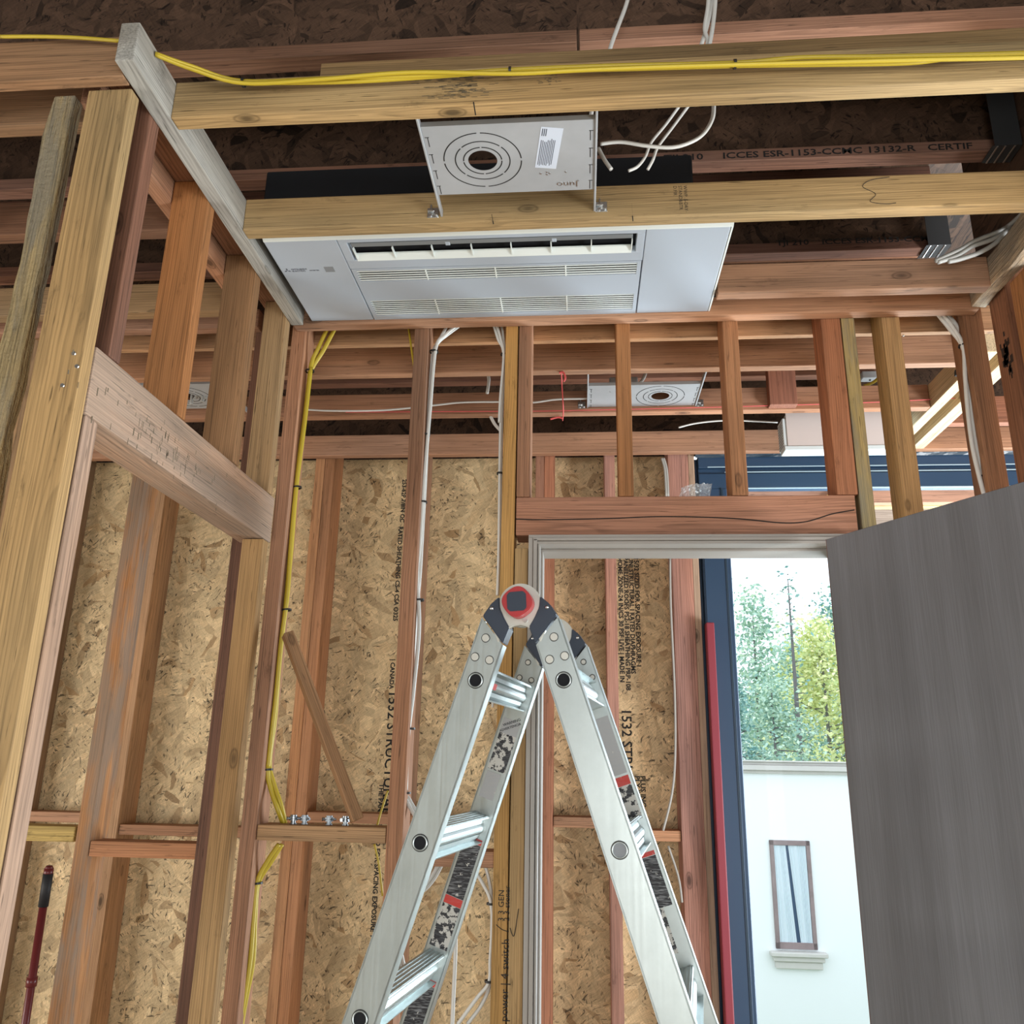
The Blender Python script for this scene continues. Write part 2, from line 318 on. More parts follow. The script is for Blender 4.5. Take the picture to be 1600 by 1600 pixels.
def wire(name, label, paths, r, mat, cat='cable', flat=1., ties=(), group=None):
    """cables run together as one thing; each strand a part when there are several"""
    if len(paths) == 1 and not ties:
        o = link(name, tubem(bmesh.new(), paths[0], r, 8, flat), mat, smooth=True); return tag(o, label, cat, group)
    t = thing(name, label, cat, paths[0][0], 0, group); off = Vector(paths[0][0])
    for p in paths: link('cable_strand', tubem(bmesh.new(), [Vector(q) - off for q in p], r, 8, flat), mat, t, True)
    for q, d, rr in ties:
        q = Vector(q) - off; d = Vector(d).normalized(); bm = bmesh.new(); a = d.orthogonal().normalized(); b = d.cross(a); n = 14
        A = [[bm.verts.new(q + (a * math.cos(k * 2 * math.pi / n) + b * math.sin(k * 2 * math.pi / n)) * rr * s + d * z) for k in range(n)] for s, z in ((1, -.0025), (1.25, -.0025), (1.25, .0025), (1, .0025))]
        for i in range(4):
            for k in range(n): bm.faces.new((A[i][k], A[i][(k + 1) % n], A[(i + 1) % 4][(k + 1) % n], A[(i + 1) % 4][k]))
        link('cable_tie', bm, M['tie'], t)
    return t

# ================================================================== SETTING
H = 2.84                                            # underside of the ceiling framing
o = link('floor', box(-5, 4, -4, 3.55, -.05, 0), M['floorm']); o['kind'] = 'structure'
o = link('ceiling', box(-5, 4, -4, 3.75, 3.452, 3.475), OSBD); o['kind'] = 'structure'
def wallsheet(name, x0, x1, y0, y1, z0, z1, mat=OSB):
    c = ((x0 + x1) / 2, (y0 + y1) / 2, (z0 + z1) / 2); o = link(name, box(x0 - c[0], x1 - c[0], y0 - c[1], y1 - c[1], z0 - c[2], z1 - c[2]), mat); o.location = c; o['kind'] = 'structure'; return o
wall_back = wallsheet('wall_back', -5, .478, 3.5, 3.512, 0, 2.895)
wallsheet('wall_left', -5.012, -5, -1.5, 3.5, 0, 3.45)
wallsheet('wall_right', 4, 4.012, -1.5, 3.5, 0, 3.45)
wallsheet('wall_front', -5, -1.2, -4.012, -4, 0, 3.45)
wallsheet('wall_header', -5, 4, 3.5, 3.512, 2.897, 3.45, OSBD)  # upper band carries the shade-darkened board colour
# printing on the sheathing
T1 = [("253-62P 7/8IN OC", .026, -.79, 2.80), ("MANUFACTURED HOME ZONE-24 IN/CS 30 PSF LIVE", .0265, -.768, 2.62), ("RATED SHEATHING CS-4 CSA O325", .0265, -.795, 2.58), ("| CANADA", .026, -.795, 2.0), ("1532 STRUCTURAL I", .058, -.785, 1.87), ("THE PANEL IS SIZED FOR SPACING EXPOSURE 1", .0265, -.812, 1.5)]
for s, sz, x, z in T1: text('printed_text', s, sz, (x, 3.4996, z), FRONT_DOWN, M['ink'], wall_back, bold=.0009)
T2 = [("15/32 SIZED FOR SPACING EXPOSURE 1", .0265, .232, 2.44), ("UNI STRUCTURAL I RATED DIAPHRAGMS", .0265, .209, 2.44), ("PANELIZED ROOFS PS2-18 SHEATHING PRP-108", .0265, .187, 2.44), ("HOME ZONE-24 IN/CS 30 PSF LIVE | MADE IN", .0265, .163, 2.44), ("1532 STRUCTURAL", .056, .176, 1.81), ("PLUS INC", .028, .236, 1.55), ("PLY IN CD", .028, .214, 1.55)]
for s, sz, x, z in T2: text('printed_text', s, sz, (x, 3.4996, z), FRONT_DOWN, M['ink'], wall_back, bold=.0009)

# ---- black framed patio window (window_1) in the back wall
win = thing('window_1', None, None, (.479, 3.36, 0)); win['kind'] = 'structure'
def wp(name, bm, mat): return link(name, bm, mat, win)
bm = bmesh.new(); bxm(bm, .012, .125, 0, .045, 0, 2.70, .003); bxm(bm, .0, .09, .045, .12, 0, 2.845, .003); bxm(bm, .018, .11, -.004, .0, 0, 2.66, .001); wp('window_jamb', bm, M['frame'])
bm = bmesh.new(); bxm(bm, .012, 2.6, 0, .05, 2.70, 2.765, .002); bxm(bm, .012, 2.6, .012, .1, 2.765, 2.79, .002); bxm(bm, .012, 2.6, -.004, .05, 2.79, 2.845, .002); wp('window_head', bm, M['frame'])
bm = bmesh.new(); bxm(bm, .12, 2.6, -.002, .002, 2.768, 2.772); bxm(bm, .05, 2.6, -.006, -.003, 2.79, 2.794); bxm(bm, .125, 2.6, .0, .006, 2.698, 2.703); wp('window_gasket', bm, M['edge'])
bm = bmesh.new(); bxm(bm, .1, .107, -.0065, -.004, .2, 2.7); wp('window_gasket', bm, M['membrane'])
wp('window_glass', box(.125, 2.5, .03, .034, .05, 2.70), M['glass']); wp('window_jamb', box(2.5, 2.6, 0, .1, 0, 2.7, .003), M['frame']); wp('window_sill', box(.0, 2.6, 0, .12, -.02, .05, .003), M['frame'])
# crumpled flashing lapped over the head
bm = bmesh.new(); from mathutils import noise as mn
nx, nz = 130, 5; G = [[bm.verts.new((x := i / nx * 2.6 + .0, -.012 + .008 * mn.noise(Vector((x * 9, j, 0))) - .004 * j, 2.832 + .0085 * j * (1 + .35 * mn.noise(Vector((x * 14, 3, j)))))) for j in range(nz)] for i in range(nx + 1)]
for i in range(nx):
    for j in range(nz - 1): bm.faces.new((G[i][j], G[i + 1][j], G[i + 1][j + 1], G[i][j + 1]))
wp('window_flashing', bm, M['membrane'])

# ---- door frame (trim_1) in the partition
fr = thing('trim_1', None, None, (0, 0, 0)); fr['kind'] = 'structure'
def jamb(x0, x1, inner):        # stepped jamb: face, rabbet, stop
    bm = bmesh.new(); s = 1 if inner > 0 else -1; a, b = (x0, x1) if s > 0 else (x1, x0)
    bxm(bm, min(a, a + s * .012), max(a, a + s * .012), 2.195, 2.345, 0, 2.184, .001); bxm(bm, min(a + s * .0135, a + s * .024), max(a + s * .0135, a + s * .024), 2.188, 2.34, 0, 2.176, .001)
    bxm(bm, min(a + s * .0255, b), max(a + s * .0255, b), 2.192, 2.34, 0, 2.163, .001); bxm(bm, min(b, b + s * .006), max(b, b + s * .006), 2.25, 2.34, 0, 2.157, .001); return bm
link('door_jamb', jamb(-.143, -.112, 1), M['paint'], fr); link('door_jamb', jamb(.694, .725, -1), M['paint'], fr)
bm = bmesh.new(); bxm(bm, -.143, .725, 2.195, 2.345, 2.181, 2.19, .001); bxm(bm, -.13, .712, 2.188, 2.34, 2.172, 2.18, .001); bxm(bm, -.12, .704, 2.192, 2.34, 2.163, 2.171, .001); bxm(bm, -.112, .694, 2.25, 2.34, 2.157, 2.163, .001)
link('door_frame_head', bm, M['paint'], fr)

# ---- door leaf, swung open towards the camera
dl = thing('door_1', None, None, (.622, 2.12, 0), math.atan2(-.864, .503)); dl['kind'] = 'structure'
link('door_leaf', box(0, .8, 0, .04, .012, 2.155, .0015), M['door'], dl)
link('door_edge_band', box(-.002, .0, .001, .039, .012, 2.155), plain('door_edge_brown', (.2, .12, .1), .5), dl)
for z in (.25, 1.08, 1.9): link('hinge_leaf', box(-.004, -.002, .004, .034, z, z + .1), M['chrome'], dl)
bm = bmesh.new(); cylm(bm, (.74, 0, 1.0), (.74, -.05, 1.0), .01); cylm(bm, (.74, -.05, 1.0), (.62, -.05, 1.0), .009); cylm(bm, (.74, 0, 1.0), (.74, -.006, 1.0), .027); link('door_handle', bm, M['chrome'], dl, True)

# ================================================================== I-JOISTS
def ijoist(label, y, x0, x1, z=3.15, texts=(), flange=RED, under=None, w=.046):
    t = thing('i_joist', label, 'joist', ((x0 + x1) / 2, y + w / 2, z), 0, 'i-joists under the upper floor'); L = (x1 - x0) / 2
    for nm, za, zb in (('bottom_flange', 0, .036), ('top_flange', .266, .302)):
        f = link(nm, box(-L, L, -w / 2, w / 2, za, zb, .0015), WOOD, t, color=flange)
    link('web', box(-L, L, -.006, .006, .036, .266), OSBD, t)
    for s, px_, pz_, sz, yy in texts: text('printed_text', s, sz, (px_, y + (w / 2 - .0065 if yy else -.0004), pz_), FRONT, M['ink'], t, sx=1.35 if not yy else 1.2, bold=.0004)
    return t
ijoist('dark i-joist at the top edge left part, pinkish lower face ending at a butt joint', 1.503, -2.6, -.004, flange=(.23, .125, .08))  # flange colour lowered for the weaker light at upper left
ijoist('i-joist at the top edge right part, pale pink underside above yellow cables', 1.503, .002, 1.12, flange=(.34, .19, .13))
ijoist('i-joist behind the galvanised light plate printed TJI 210 ICCES', 1.916, -2.6, 1.12, flange=(.26, .14, .1),
       texts=[("TJI 210     ICCES ESR-1153-CCMC 13132-R   CERTIF", .228, 3.166, .027, 0), ("DO NOT NAIL OR INSTALL     NOT FOR CONSTRUCTION", .3, 3.352, .03, 1)])
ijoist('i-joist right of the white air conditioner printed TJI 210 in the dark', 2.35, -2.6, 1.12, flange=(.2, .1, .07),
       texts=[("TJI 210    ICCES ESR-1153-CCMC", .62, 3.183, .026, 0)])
ijoist('i-joist over the next room, third row back beyond partition', 2.80, -2.6, 1.25, flange=(.32, .17, .11))
ijoist('i-joist over the next room closest to the outside wall', 3.24, -2.6, 1.25, flange=(.27, .14, .1))
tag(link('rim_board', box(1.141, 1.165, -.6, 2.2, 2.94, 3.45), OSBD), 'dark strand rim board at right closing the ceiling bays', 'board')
for (y, lb) in ((1.9, 'shiny steel hanger at right end of the printed i-joist'), (2.335, 'dull steel hanger in the dark bay at upper right')):
    t = thing('joist_hanger', lb, 'hanger', (1.1, y + .023, 3.145), 0)
    bm = bmesh.new(); bxm(bm, -.035, .038, -.032, .032, -.002, .0); bxm(bm, -.03, .038, -.034, -.032, -.002, .2); bxm(bm, -.03, .038, .032, .034, -.002, .2); link('saddle', bm, M['dull'], t)
    bm = bmesh.new(); [bxm(bm, x, x + .005, -.033, .033, -.0045, -.002, .001) for x in (-.025, -.005, .018)]; link('rib', bm, M['chrome'], t)

# ================================================================== CEILING JOISTS over this room
LX0, LX1 = -.828, 1.097
lumber('ceiling_joist', 'yellowish joist nearest the top carrying the yellow cables', 'x', (LX0, LX1), (1.338, 1.373), (H, 2.929), YEL, 'joist')
tag(link('joist_mark', box(0, 0, 0, 0, 0, 0), M['ink']), None, None) if False else None
lumber('ceiling_block', 'dark flat board lying on top of the joist with yellow cables', 'x', (LX0 + .3, LX1), (1.345, 1.43), (2.93, 2.967), (.26, .17, .08), 'board')
jb = lumber('ceiling_joist', 'tan knotty joist right behind the light plate, along the near edge of the air conditioner', 'x', (LX0, LX1), (1.714, 1.752), (H, 2.929), YEL, 'joist')
lumber('ceiling_joist', 'reddish joist meeting the right ledger behind the white air conditioner', 'x', (.378, LX1), (2.064, 2.102), (H, 2.929), (.4, .235, .15), 'joist')
lumber('ledger_board', 'long ledger crossing the top of the doorway partition studs', 'x', (-.86, 1.12), (2.185, 2.222), (H, 2.90), (.42, .24, .15), 'ledger')
lumber('ledger_board', 'grey weathered ledger slanting along the top of the left wall', 'y', (-.865, -.828), (1.19, 2.184), (H, 2.929), (.4, .375, .33), 'ledger', mat=make_wood('silvered_lumber', .25))
lumber('ledger_board', 'rough right wall ledger with pale rounded lower edge', 'y', (1.097, 1.135), (.7, 2.184), (H, 2.929), (.55, .43, .3), 'ledger', mat=BARK)
# marks pencilled on the joists
def scribble(pts, parent, r=.0012, name='marker_line', mat='ink'):
    o = link(name, tubem(bmesh.new(), pts, r, 6), M[mat]); o.parent = parent; o.matrix_parent_inverse = parent.matrix_world.inverted(); return o
bpy.context.view_layer.update()
scribble([(0.124, 1.714, 2.876), (0.126, 1.714, 2.828)], jb); scribble([(0.249, 1.714, 2.889), (0.251, 1.714, 2.846)], jb); scribble([(-0.211, 1.714, 2.86), (-0.206, 1.714, 2.833)], jb)
text('grade_stamp', "WWP  S-DRY\nSTAND&BTR\nD.FIR", .012, [(0.239, 1.713, 2.921)][0], FRONT_DOWN, M['ink'], None).parent = jb
bpy.data.objects['grade_stamp'].matrix_parent_inverse = jb.matrix_world.inverted()
scribble([(0.723, 1.713, 2.923), (0.679, 1.713, 2.916), (0.66, 1.713, 2.899), (0.687, 1.713, 2.878), (0.673, 1.713, 2.858), (0.708, 1.713, 2.85), (0.73, 1.713, 2.852)], jb, .0007)

def smudge(name, parent, n, fn, sx, sz, plane='y', mat='ink'):
    bm = bmesh.new()
    for i in range(n):
        x, y, z = fn()
        w = sx * random.uniform(.4, 1.3); h = sz * random.uniform(.4, 1.2)
        if plane == 'y': bxm(bm, x - w, x + w, y - .0003, y, z - h, z + h)
        else: bxm(bm, x, x + .0003, y - w, y + w, z - h, z + h)
    o = link(name, bm, M[mat]); o.parent = parent; o['kind'] = 'stuff'; bpy.context.view_layer.update(); o.matrix_parent_inverse = parent.matrix_world.inverted(); return o
M['smut'] = plain('grey_stain', (.12, .095, .06), .8)
ja = [o for o in bpy.data.objects if o.get('label', '').startswith('yellowish joist')][0]
smudge('ink_stain', ja, 150, lambda: (-.24 + random.gauss(0, .032), 1.3372, 2.885 + random.uniform(-.03, .03)), .007, .0006, 'y', 'smut')
smudge('ink_stain', ja, 26, lambda: (-.06 + random.gauss(0, .01), 1.3372, 2.89 + random.uniform(-.012, .012)), .003, .0006, 'y', 'smut')
scribble([(-0.207, 1.337, 2.843), (-0.202, 1.337, 2.812)], ja)
# ---- room to the left, seen between the studs
for y0, y1, lb, c in ((1.225, 1.252, 'board running off the left edge above the big near stud', (.27, .165, .095)), (1.338, 1.373, 'second board from the top at the left edge', (.27, .165, .095)), (1.70, 1.74, 'third shadowed joist at the left edge behind the wane stud', DRK),  # weaker light at upper left is put into these lowered board colours
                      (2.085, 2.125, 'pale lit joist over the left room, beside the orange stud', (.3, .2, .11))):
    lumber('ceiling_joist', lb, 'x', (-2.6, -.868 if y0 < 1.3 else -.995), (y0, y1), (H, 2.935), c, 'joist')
lumber('top_plate', 'dark top plate over the left wall studs', 'y', (-.954, -.8665), (1.27, 2.222), (2.90, 2.975), (.3, .16, .1), 'plate')
lumber('ledger_board', 'brown ledger on the far side of the left wall studs', 'y', (-.993, -.956), (1.29, 2.08), (H, 2.929), RED, 'ledger')
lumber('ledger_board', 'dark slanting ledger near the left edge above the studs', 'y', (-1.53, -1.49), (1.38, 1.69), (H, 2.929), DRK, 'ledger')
lumber('ledger_board', 'pinkish slanting ledger low at the left edge', 'y', (-1.93, -1.89), (2.36, 2.52), (H, 2.929), PINK, 'ledger')
lumber('ledger_board', 'narrow ledger continuing the partition into the left room', 'x', (-2.6, -.97), (2.185, 2.222), (H, 2.90), (.36, .2, .13), 'ledger')

# ---- left wall studs
def lstud(label, y0, y1, z0, z1, col, x=(-.954, -.866), mat=None, name='wall_stud'): return lumber(name, label, 'z', x, (y0, y1), (z0, z1), col, mat=mat)
lstud('widest yellow stud in the left foreground with knots and nail heads', 1.256, 1.286, 0, H - .001, YEL)
bpy.context.view_layer.update()
near_stud = bpy.data.objects['wall_stud']
for p_ in [(-0.884, 1.256, 2.269), (-0.874, 1.256, 2.244), (-0.894, 1.256, 2.208)]:
    o = link('nail_head', cylm(bmesh.new(), p_, Vector(p_) - Vector((0, .0015, 0)), .0042, .0035, seg=12), M['chrome']); o.parent = near_stud; o.matrix_parent_inverse = near_stud.matrix_world.inverted()
lumber('wall_stud', 'rough stud with bark edge at far left', 'z', (-1.03, -.985), (1.262, 1.29), (0, 2.835), (.4, .29, .14), mat=BARK)
lstud('dark brown stud just behind the big near stud, above the header', 1.328, 1.366, 2.302, 2.898, (.2, .105, .075))
lstud('bright orange stud standing on the left header', 1.60, 1.638, 2.302, 2.898, (.42, .18, .065))
lstud('brown stud with a knot standing on the left header, right of the orange one', 1.90, 1.938, 2.302, 2.898, (.3, .165, .08))
lstud('last speckled tan stud on the left header, beside the corner', 2.140, 2.178, 2.302, 2.898, (.33, .21, .105), x=(-.935, -.866))
lstud('trimmer stud under the near end of the left header', 1.292, 1.332, 0, 2.168, (.38, .26, .19))
lstud('tan trimmer stud under the far end of the left header', 2.145, 2.183, 0, 2.168, (.38, .24, .11), x=(-.925, -.866))
lumber('door_header', 'thick grey-pink header beam sloping across the left wall', 'y', (-.954, -.866), (1.289, 2.2), (2.170, 2.300), (.46, .32, .235), 'header', mat=make_wood('dirty_lumber', .3), bev=.004)

lh = [o for o in bpy.data.objects if o.get('label', '').startswith('thick grey-pink')][0]; bpy.context.view_layer.update()
smudge('ink_stain', lh, 90, lambda: (-.8658, random.gauss(1.55, .13), random.gauss(2.215, .022)), .0012, .007, 'x', 'smut')
# ---- doorway partition
PY = (2.224, 2.312)
def pstud(label, x0, x1, z0, z1, col, mat=None, name='wall_stud'): return lumber(name, label, 'z', (x0, x1), PY, (z0, z1), col, mat=mat)
pstud('dark shadowed stud at the corner left of the yellow cables', -.99, -.94, 0, 2.92, (.17, .085, .055))  # the corner's shadow is put into the dark wood colour
pstud('reddish corner stud with yellow cables on its right side', -.876, -.835, 0, 2.92, RED)
pstud('partition stud with white cables stapled on its right side', -.497, -.455, 0, 2.92, RED)
king = pstud('golden king stud left of the door frame, handwriting near its foot', -.221, -.184, 0, 2.92, (.48, .27, .09))
trim = pstud('tan trimmer stud touching the left door jamb', -.1825, -.146, 0, 2.160, (.43, .29, .14))
pstud('short stud over the left end of the door header', -.181, -.143, 2.308, 2.92, RED)
pstud('short stud above the door header in front of the second light plate', .105, .146, 2.308, 2.92, (.4, .2, .09))
pstud('short stud above the door header left of the black window head', .414, .458, 2.308, 2.92, (.4, .19, .09))
pstud('wide red stud over the right end of the door header', .694, .749, 2.308, 2.92, (.34, .15, .08))
pstud('speckled yellow stud beside the wide red one, behind the door top', .7515, .789, 0, 2.92, (.47, .36, .16), mat=WOODW)
pstud('light brown stud rising behind the top of the open door', .865, .915, 0, 2.92, (.45, .29, .14))
pstud('brown end stud right of the white cable bundle', 1.09, 1.143, 0, 2.92, (.3, .16, .09))
pstud('stud of the partition hidden low behind the open door leaf', .7265, .7505, 0, 2.196, RED)
hd = lumber('door_header', 'cracked reddish header beam directly above the door frame', 'x', (-.181, .74), (2.226, 2.312), (2.197, 2.307), (.36, .19, .13), 'header')
bpy.context.view_layer.update()
scribble([(-0.181, 2.225, 2.243), (-0.103, 2.226, 2.241), (-0.006, 2.226, 2.242), (0.091, 2.226, 2.244), (0.161, 2.226, 2.247), (0.231, 2.226, 2.248), (0.334, 2.226, 2.246), (0.437, 2.226, 2.24), (0.538, 2.226, 2.229), (0.606, 2.226, 2.232), (0.675, 2.226, 2.253), (0.735, 2.226, 2.264)], hd, .0016, 'drying_crack', 'cut')
lumber('blocking', 'tan block between the two left partition studs, with chrome fittings on it', 'x', (-.834, -.498), (2.228, 2.312), (1.392, 1.430), (.45, .28, .15), 'blocking')
lumber('blocking', 'pinkish block seen behind the ladder left of the king stud', 'x', (-.454, -.222), (2.228, 2.312), (1.342, 1.380), (.4, .23, .15), 'blocking')
lumber('wall_stud', 'orange stud with grey stain beyond the left wall', 'z', (-1.314, -1.275), PY, (0, 2.84), (.46, .23, .1), mat=WOODW)
lumber('blocking', 'orange block between the grey-stained stud and the corner', 'x', (-1.274, -.986), (2.226, 2.30), (1.342, 1.380), (.42, .2, .1), 'blocking')
lumber('blocking', 'short yellow block at left of the grey-stained stud', 'x', (-1.7, -1.322), (2.226, 2.30), (1.375, 1.413), (.58, .42, .15), 'blocking')
lumber('wall_stud', 'stud of the partition at the left edge behind the near stud', 'z', (-1.742, -1.702), PY, (0, 2.84), TAN)
# right wall posts
lumber('wall_stud', 'red-brown post with a dark knot in the right corner', 'z', (1.146, 1.235), (2.092, 2.185), (0, 3.1), (.3, .14, .08))
rp = [o for o in bpy.data.objects if o.get('label', '').startswith('red-brown post')][0]; bpy.context.view_layer.update()
M['char'] = plain('dark_knot', (.03, .018, .014), .8)
smudge('knot', rp, 30, lambda: (1.1448, random.gauss(2.135, .012), random.gauss(2.66, .03)), .006, .012, 'x', 'char')
lumber('wall_stud', 'orange post at the right edge above the door leaf', 'z', (1.14, 1.23), (1.955, 2.058), (0, 2.84), (.44, .2, .08))
lumber('wall_stud', 'orange post further along the right wall cut by the frame edge', 'z', (1.14, 1.23), (1.66, 1.70), (0, 2.84), (.42, .2, .09))
# handwriting on the king stud
for s, p, sz in (("power | 4 switch", [(-0.188, 2.224, 1.008)][0], .026), ("3 3 GEN", [(-0.2, 2.224, 1.223)][0], .02), ("2 3 stoner", [(-0.186, 2.224, 1.224)][0], .019)):
    o = text('handwriting', s, sz, p, FRONT_UP, M['ink'], None, sx=1.0); o.parent = king; o.matrix_parent_inverse = king.matrix_world.inverted()
scribble([(-0.212, 2.224, 1.216), (-0.198, 2.224, 1.206), (-0.181, 2.224, 1.201)], king, .001); scribble([(-0.178, 2.224, 1.21), (-0.168, 2.224, 1.193), (-0.158, 2.224, 1.253)], trim, .001)

# ---- beyond the partition
RX0, RX1 = -2.6, 1.25
lumber('ledger_board', 'pale-bottomed ledger on the far side of the partition', 'x', (RX0, RX1 - .0), (2.313, 2.335), (H, 2.925), (.42, .25, .14), 'ledger')
lumber('ceiling_joist', 'first wide brown joist of the next room', 'x', (RX0, RX1), (2.52, 2.556), (H, 2.94), (.42, .24, .15), 'joist')
lumber('ceiling_joist', 'joist of the next room with the pink string along it', 'x', (RX0, RX1), (2.872, 2.91), (H, 2.929), (.4, .22, .14), 'joist')
lumber('ledger_board', 'ledger against the outside wall above the strand boards', 'x', (RX0, 2.6), (3.30, 3.338), (H + .002, 2.935), (.42, .25, .17), 'ledger')
lumber('ceiling_beam', 'cream lit beam running away at upper right, left of the cables', 'y', (1.252, 1.292), (2.45, 3.295), (H, 2.929), CRM, 'beam')
lumber('ceiling_beam', 'second cream beam alongside at upper right with split grain', 'y', (1.335, 1.385), (2.45, 3.295), (H, 2.929), CRM, 'beam')
lumber('ceiling_joist', 'red-brown joist with swirling grain beyond the cream beams', 'x', (1.39, 2.4), (3.1, 3.14), (H + .03, 2.98), (.3, .13, .08), 'joist')
lumber('scab_board', 'short upright board nailed on the pink string joist', 'z', (.679, .777), (2.832, 2.870), (2.842, 3.14), (.3, .14, .1), 'board')
def fstud(label, x0, x1, col, z1=2.9): return lumber('wall_stud', label, 'z', (x0, x1), (3.362, 3.498), (0, z1), col)
fstud('left half of the doubled orange stud on the outside wall', -1.157, -1.1155, (.5, .27, .14)); fstud('right half of the doubled orange stud on the outside wall', -1.1145, -1.073, (.46, .24, .13))
fstud('outside wall stud mostly hidden behind the white cable stud', -.707, -.665, PINK)
fstud('left half of the doubled stud seen just inside the door jamb', -.193, -.157, (.36, .19, .13)); fstud('right half of the doubled stud seen through the doorway', -.156, -.114, (.42, .2, .13))
fstud('single pink stud in the middle of the doorway view', .099, .143, (.45, .24, .19))
fstud('wide pink post beside the black window frame', .366, .45, (.44, .235, .19)); fstud('pale narrow stud against the black window frame', .4505, .476, (.5, .35, .25))
fstud('outside wall stud behind the left header gap', -1.862, -1.822, (.45, .27, .15)); fstud('outside wall stud at lower left beside the broom', -2.29, -2.25, (.4, .28, .18))
for x0, x1, z, lb in ((-.112, .097, 1.38, 'left low block seen in the doorway'), (.145, .364, 1.34, 'right low block seen in the doorway'), (-.663, -.195, 1.372, 'block on the outside wall behind the ladder'), (-1.07, -.709, 1.375, 'block on the outside wall behind the chrome fittings'),
                      (-1.82, -1.16, 1.312, 'block on the outside wall right of the grey-stained stud'), (-2.248, -1.864, 1.352, 'reddish block on the outside wall at the left')):
    lumber('blocking', lb, 'x', (x0, x1), (3.37, 3.47), (z - .02, z + .018), (.42, .24, .15), 'blocking')
tag(link('upright_strip', box(.485, .515, 3.3, 3.354, .5, 2.13, .004, 2), M['redtape']), 'thin red upright strip leaning along the black window frame', 'strip')

# leftover strip of wood leaning on the block
p0, p1 = Vector((-.574, 2.245, 1.447)), Vector((-.80, 2.205, 1.918)); d = (p1 - p0).normalized(); L = (p1 - p0).length
bm = box(-L / 2, L / 2, -.018, .018, -.014, .014, .002); o = link('wood_scrap', bm, WOOD, color=(.36, .2, .1)); z = d.cross(Vector((0, 1, 0))); o.matrix_world = Matrix.Translation((p0 + p1) / 2) @ Matrix((d, Vector((0, 1, 0)), z)).transposed().to_4x4() @ Matrix.Rotation(R(28), 4, 'X')
tag(o, 'thin brown wood strip leaning diagonally on the block with chrome fittings', 'wood strip')

# ================================================================== AIR CONDITIONER
ac = thing('air_conditioner', 'white ceiling cassette air conditioner with louvred outlet between the joists', 'air conditioner', (-.21, 1.97, 2.852))
AX0, AX1, AY0, AY1 = -.592, .583, -.216, .213          # local extents of the panel
def acp(n, bm, m, par=None): return link(n, bm, M[m], par or ac)
acp('unit_body', box(-.6, .49, -.2, .085, .022, .205, .004), 'black')
xl, xr = -.402, .372
side_l = acp('side_cover', box(AX0, xl - .0015, -.186, AY1, 0, .02, .0025, 2), 'ac'); acp('side_cover', box(xr + .0015, AX1 - .006, -.186, AY1, 0, .02, .0025, 2), 'ac')
bm = bmesh.new(); q_ = [bm.verts.new((x, y, z)) for x in (AX0, AX1) for y, z in ((AY0, .024), (AY0, .018), (-.1885, .0), (-.1865, .0), (-.1865, .024))]; [bm.faces.new((q_[i], q_[(i + 1) % 5], q_[(i + 1) % 5 + 5], q_[i + 5])) for i in range(5)]; bm.faces.new(q_[:5][::-1]); bm.faces.new(q_[5:]); bmesh.ops.recalc_face_normals(bm, faces=bm.faces); acp('edge_trim', bm, 'acb'); acp('edge_trim', box(AX1 - .005, AX1, -.188, AY1, .0, .02, .001), 'acb')
bm = bmesh.new()                                        # centre frame around the outlet
bxm(bm, xl, xr, -.186, -.172, 0, .02, .001); bxm(bm, xl, xl + .022, -.172, -.094, 0, .02, .001); bxm(bm, xr - .02, xr, -.172, -.094, 0, .02, .001); bxm(bm, xl, xr, -.094, -.055, 0, .02, .001); acp('outlet_frame', bm, 'ac')
acp('outlet_shade_sheet', box(xl + .022, xr - .02, -.172, -.094, .0205, .0215), 'void')  # near-black sheet paints the shade inside the outlet
bm = bmesh.new()                                        # curved vane
N_ = 10; prof = [(-.118 - .012 + .02 * math.sin(t), .008 - .0088 * math.sin(t)) for t in [i / N_ * math.pi / 2 for i in range(N_ + 1)]]
va = [[bm.verts.new((x, y + .018, z + dz)) for (y, z) in prof] for x, dz in ((xl + .03, 0), (xr - .03, 0), (xr - .03, .003), (xl + .03, .003))]
for a in range(4):
    for i in range(N_): bm.faces.new((va[a][i], va[a][i + 1], va[(a + 1) % 4][i + 1], va[(a + 1) % 4][i]))
acp('louvre', bm, 'acb'); bm = bmesh.new()
for i in range(8):
    x = xl + .03 + i * (xr - xl - .062) / 7; acp('louvre_rib', box(x, x + .0025, -.146, -.1, -.001, .008), 'acb')
acp('louvre', box(xl + .03, xr - .03, -.166, -.15, .002, .005, .001), 'lens')
for x in (-.13, .14): acp('louvre_pivot', box(x, x + .012, -.16, -.146, .001, .008, .001), 'ac')
# intake grille with two banks of slots
y0 = -.053; bm = bmesh.new(); gx0, gx1 = xl + .013, xr - .012
rows = [(y0, -.045), (.008, .106), (.19, AY1)]
for a, b_ in rows: bxm(bm, xl + .0015 if a != .008 else gx0, xr - .0015 if a != .008 else gx1, a, b_, 0, .014)
bxm(bm, xl + .0015, gx0, -.045, .19, 0, .014); bxm(bm, gx1, xr - .0015, -.045, .19, 0, .014)
grille = acp('intake_grille', bm, 'ac'); bm = bmesh.new()
for a, b_, n in ((-.045, .008, 5), (.106, .19, 8)):
    for i in range(n):
        yc = a + (i + .5) * (b_ - a) / n; bxm(bm, gx0, gx1, yc - .0018, yc + .0018, .0008, .0022)
    for i in range(1, 4):
        x = gx0 + i * (gx1 - gx0) / 4; bxm(bm, x - .0018, x + .0018, a, b_, .0004, .003)
acp('grille_slats', bm, 'acb', grille); acp('grille_shade_sheet', box(gx0, gx1, -.045, .19, .0145, .0165), 'void', grille)  # near-black sheet behind the slats paints the shade of the intake
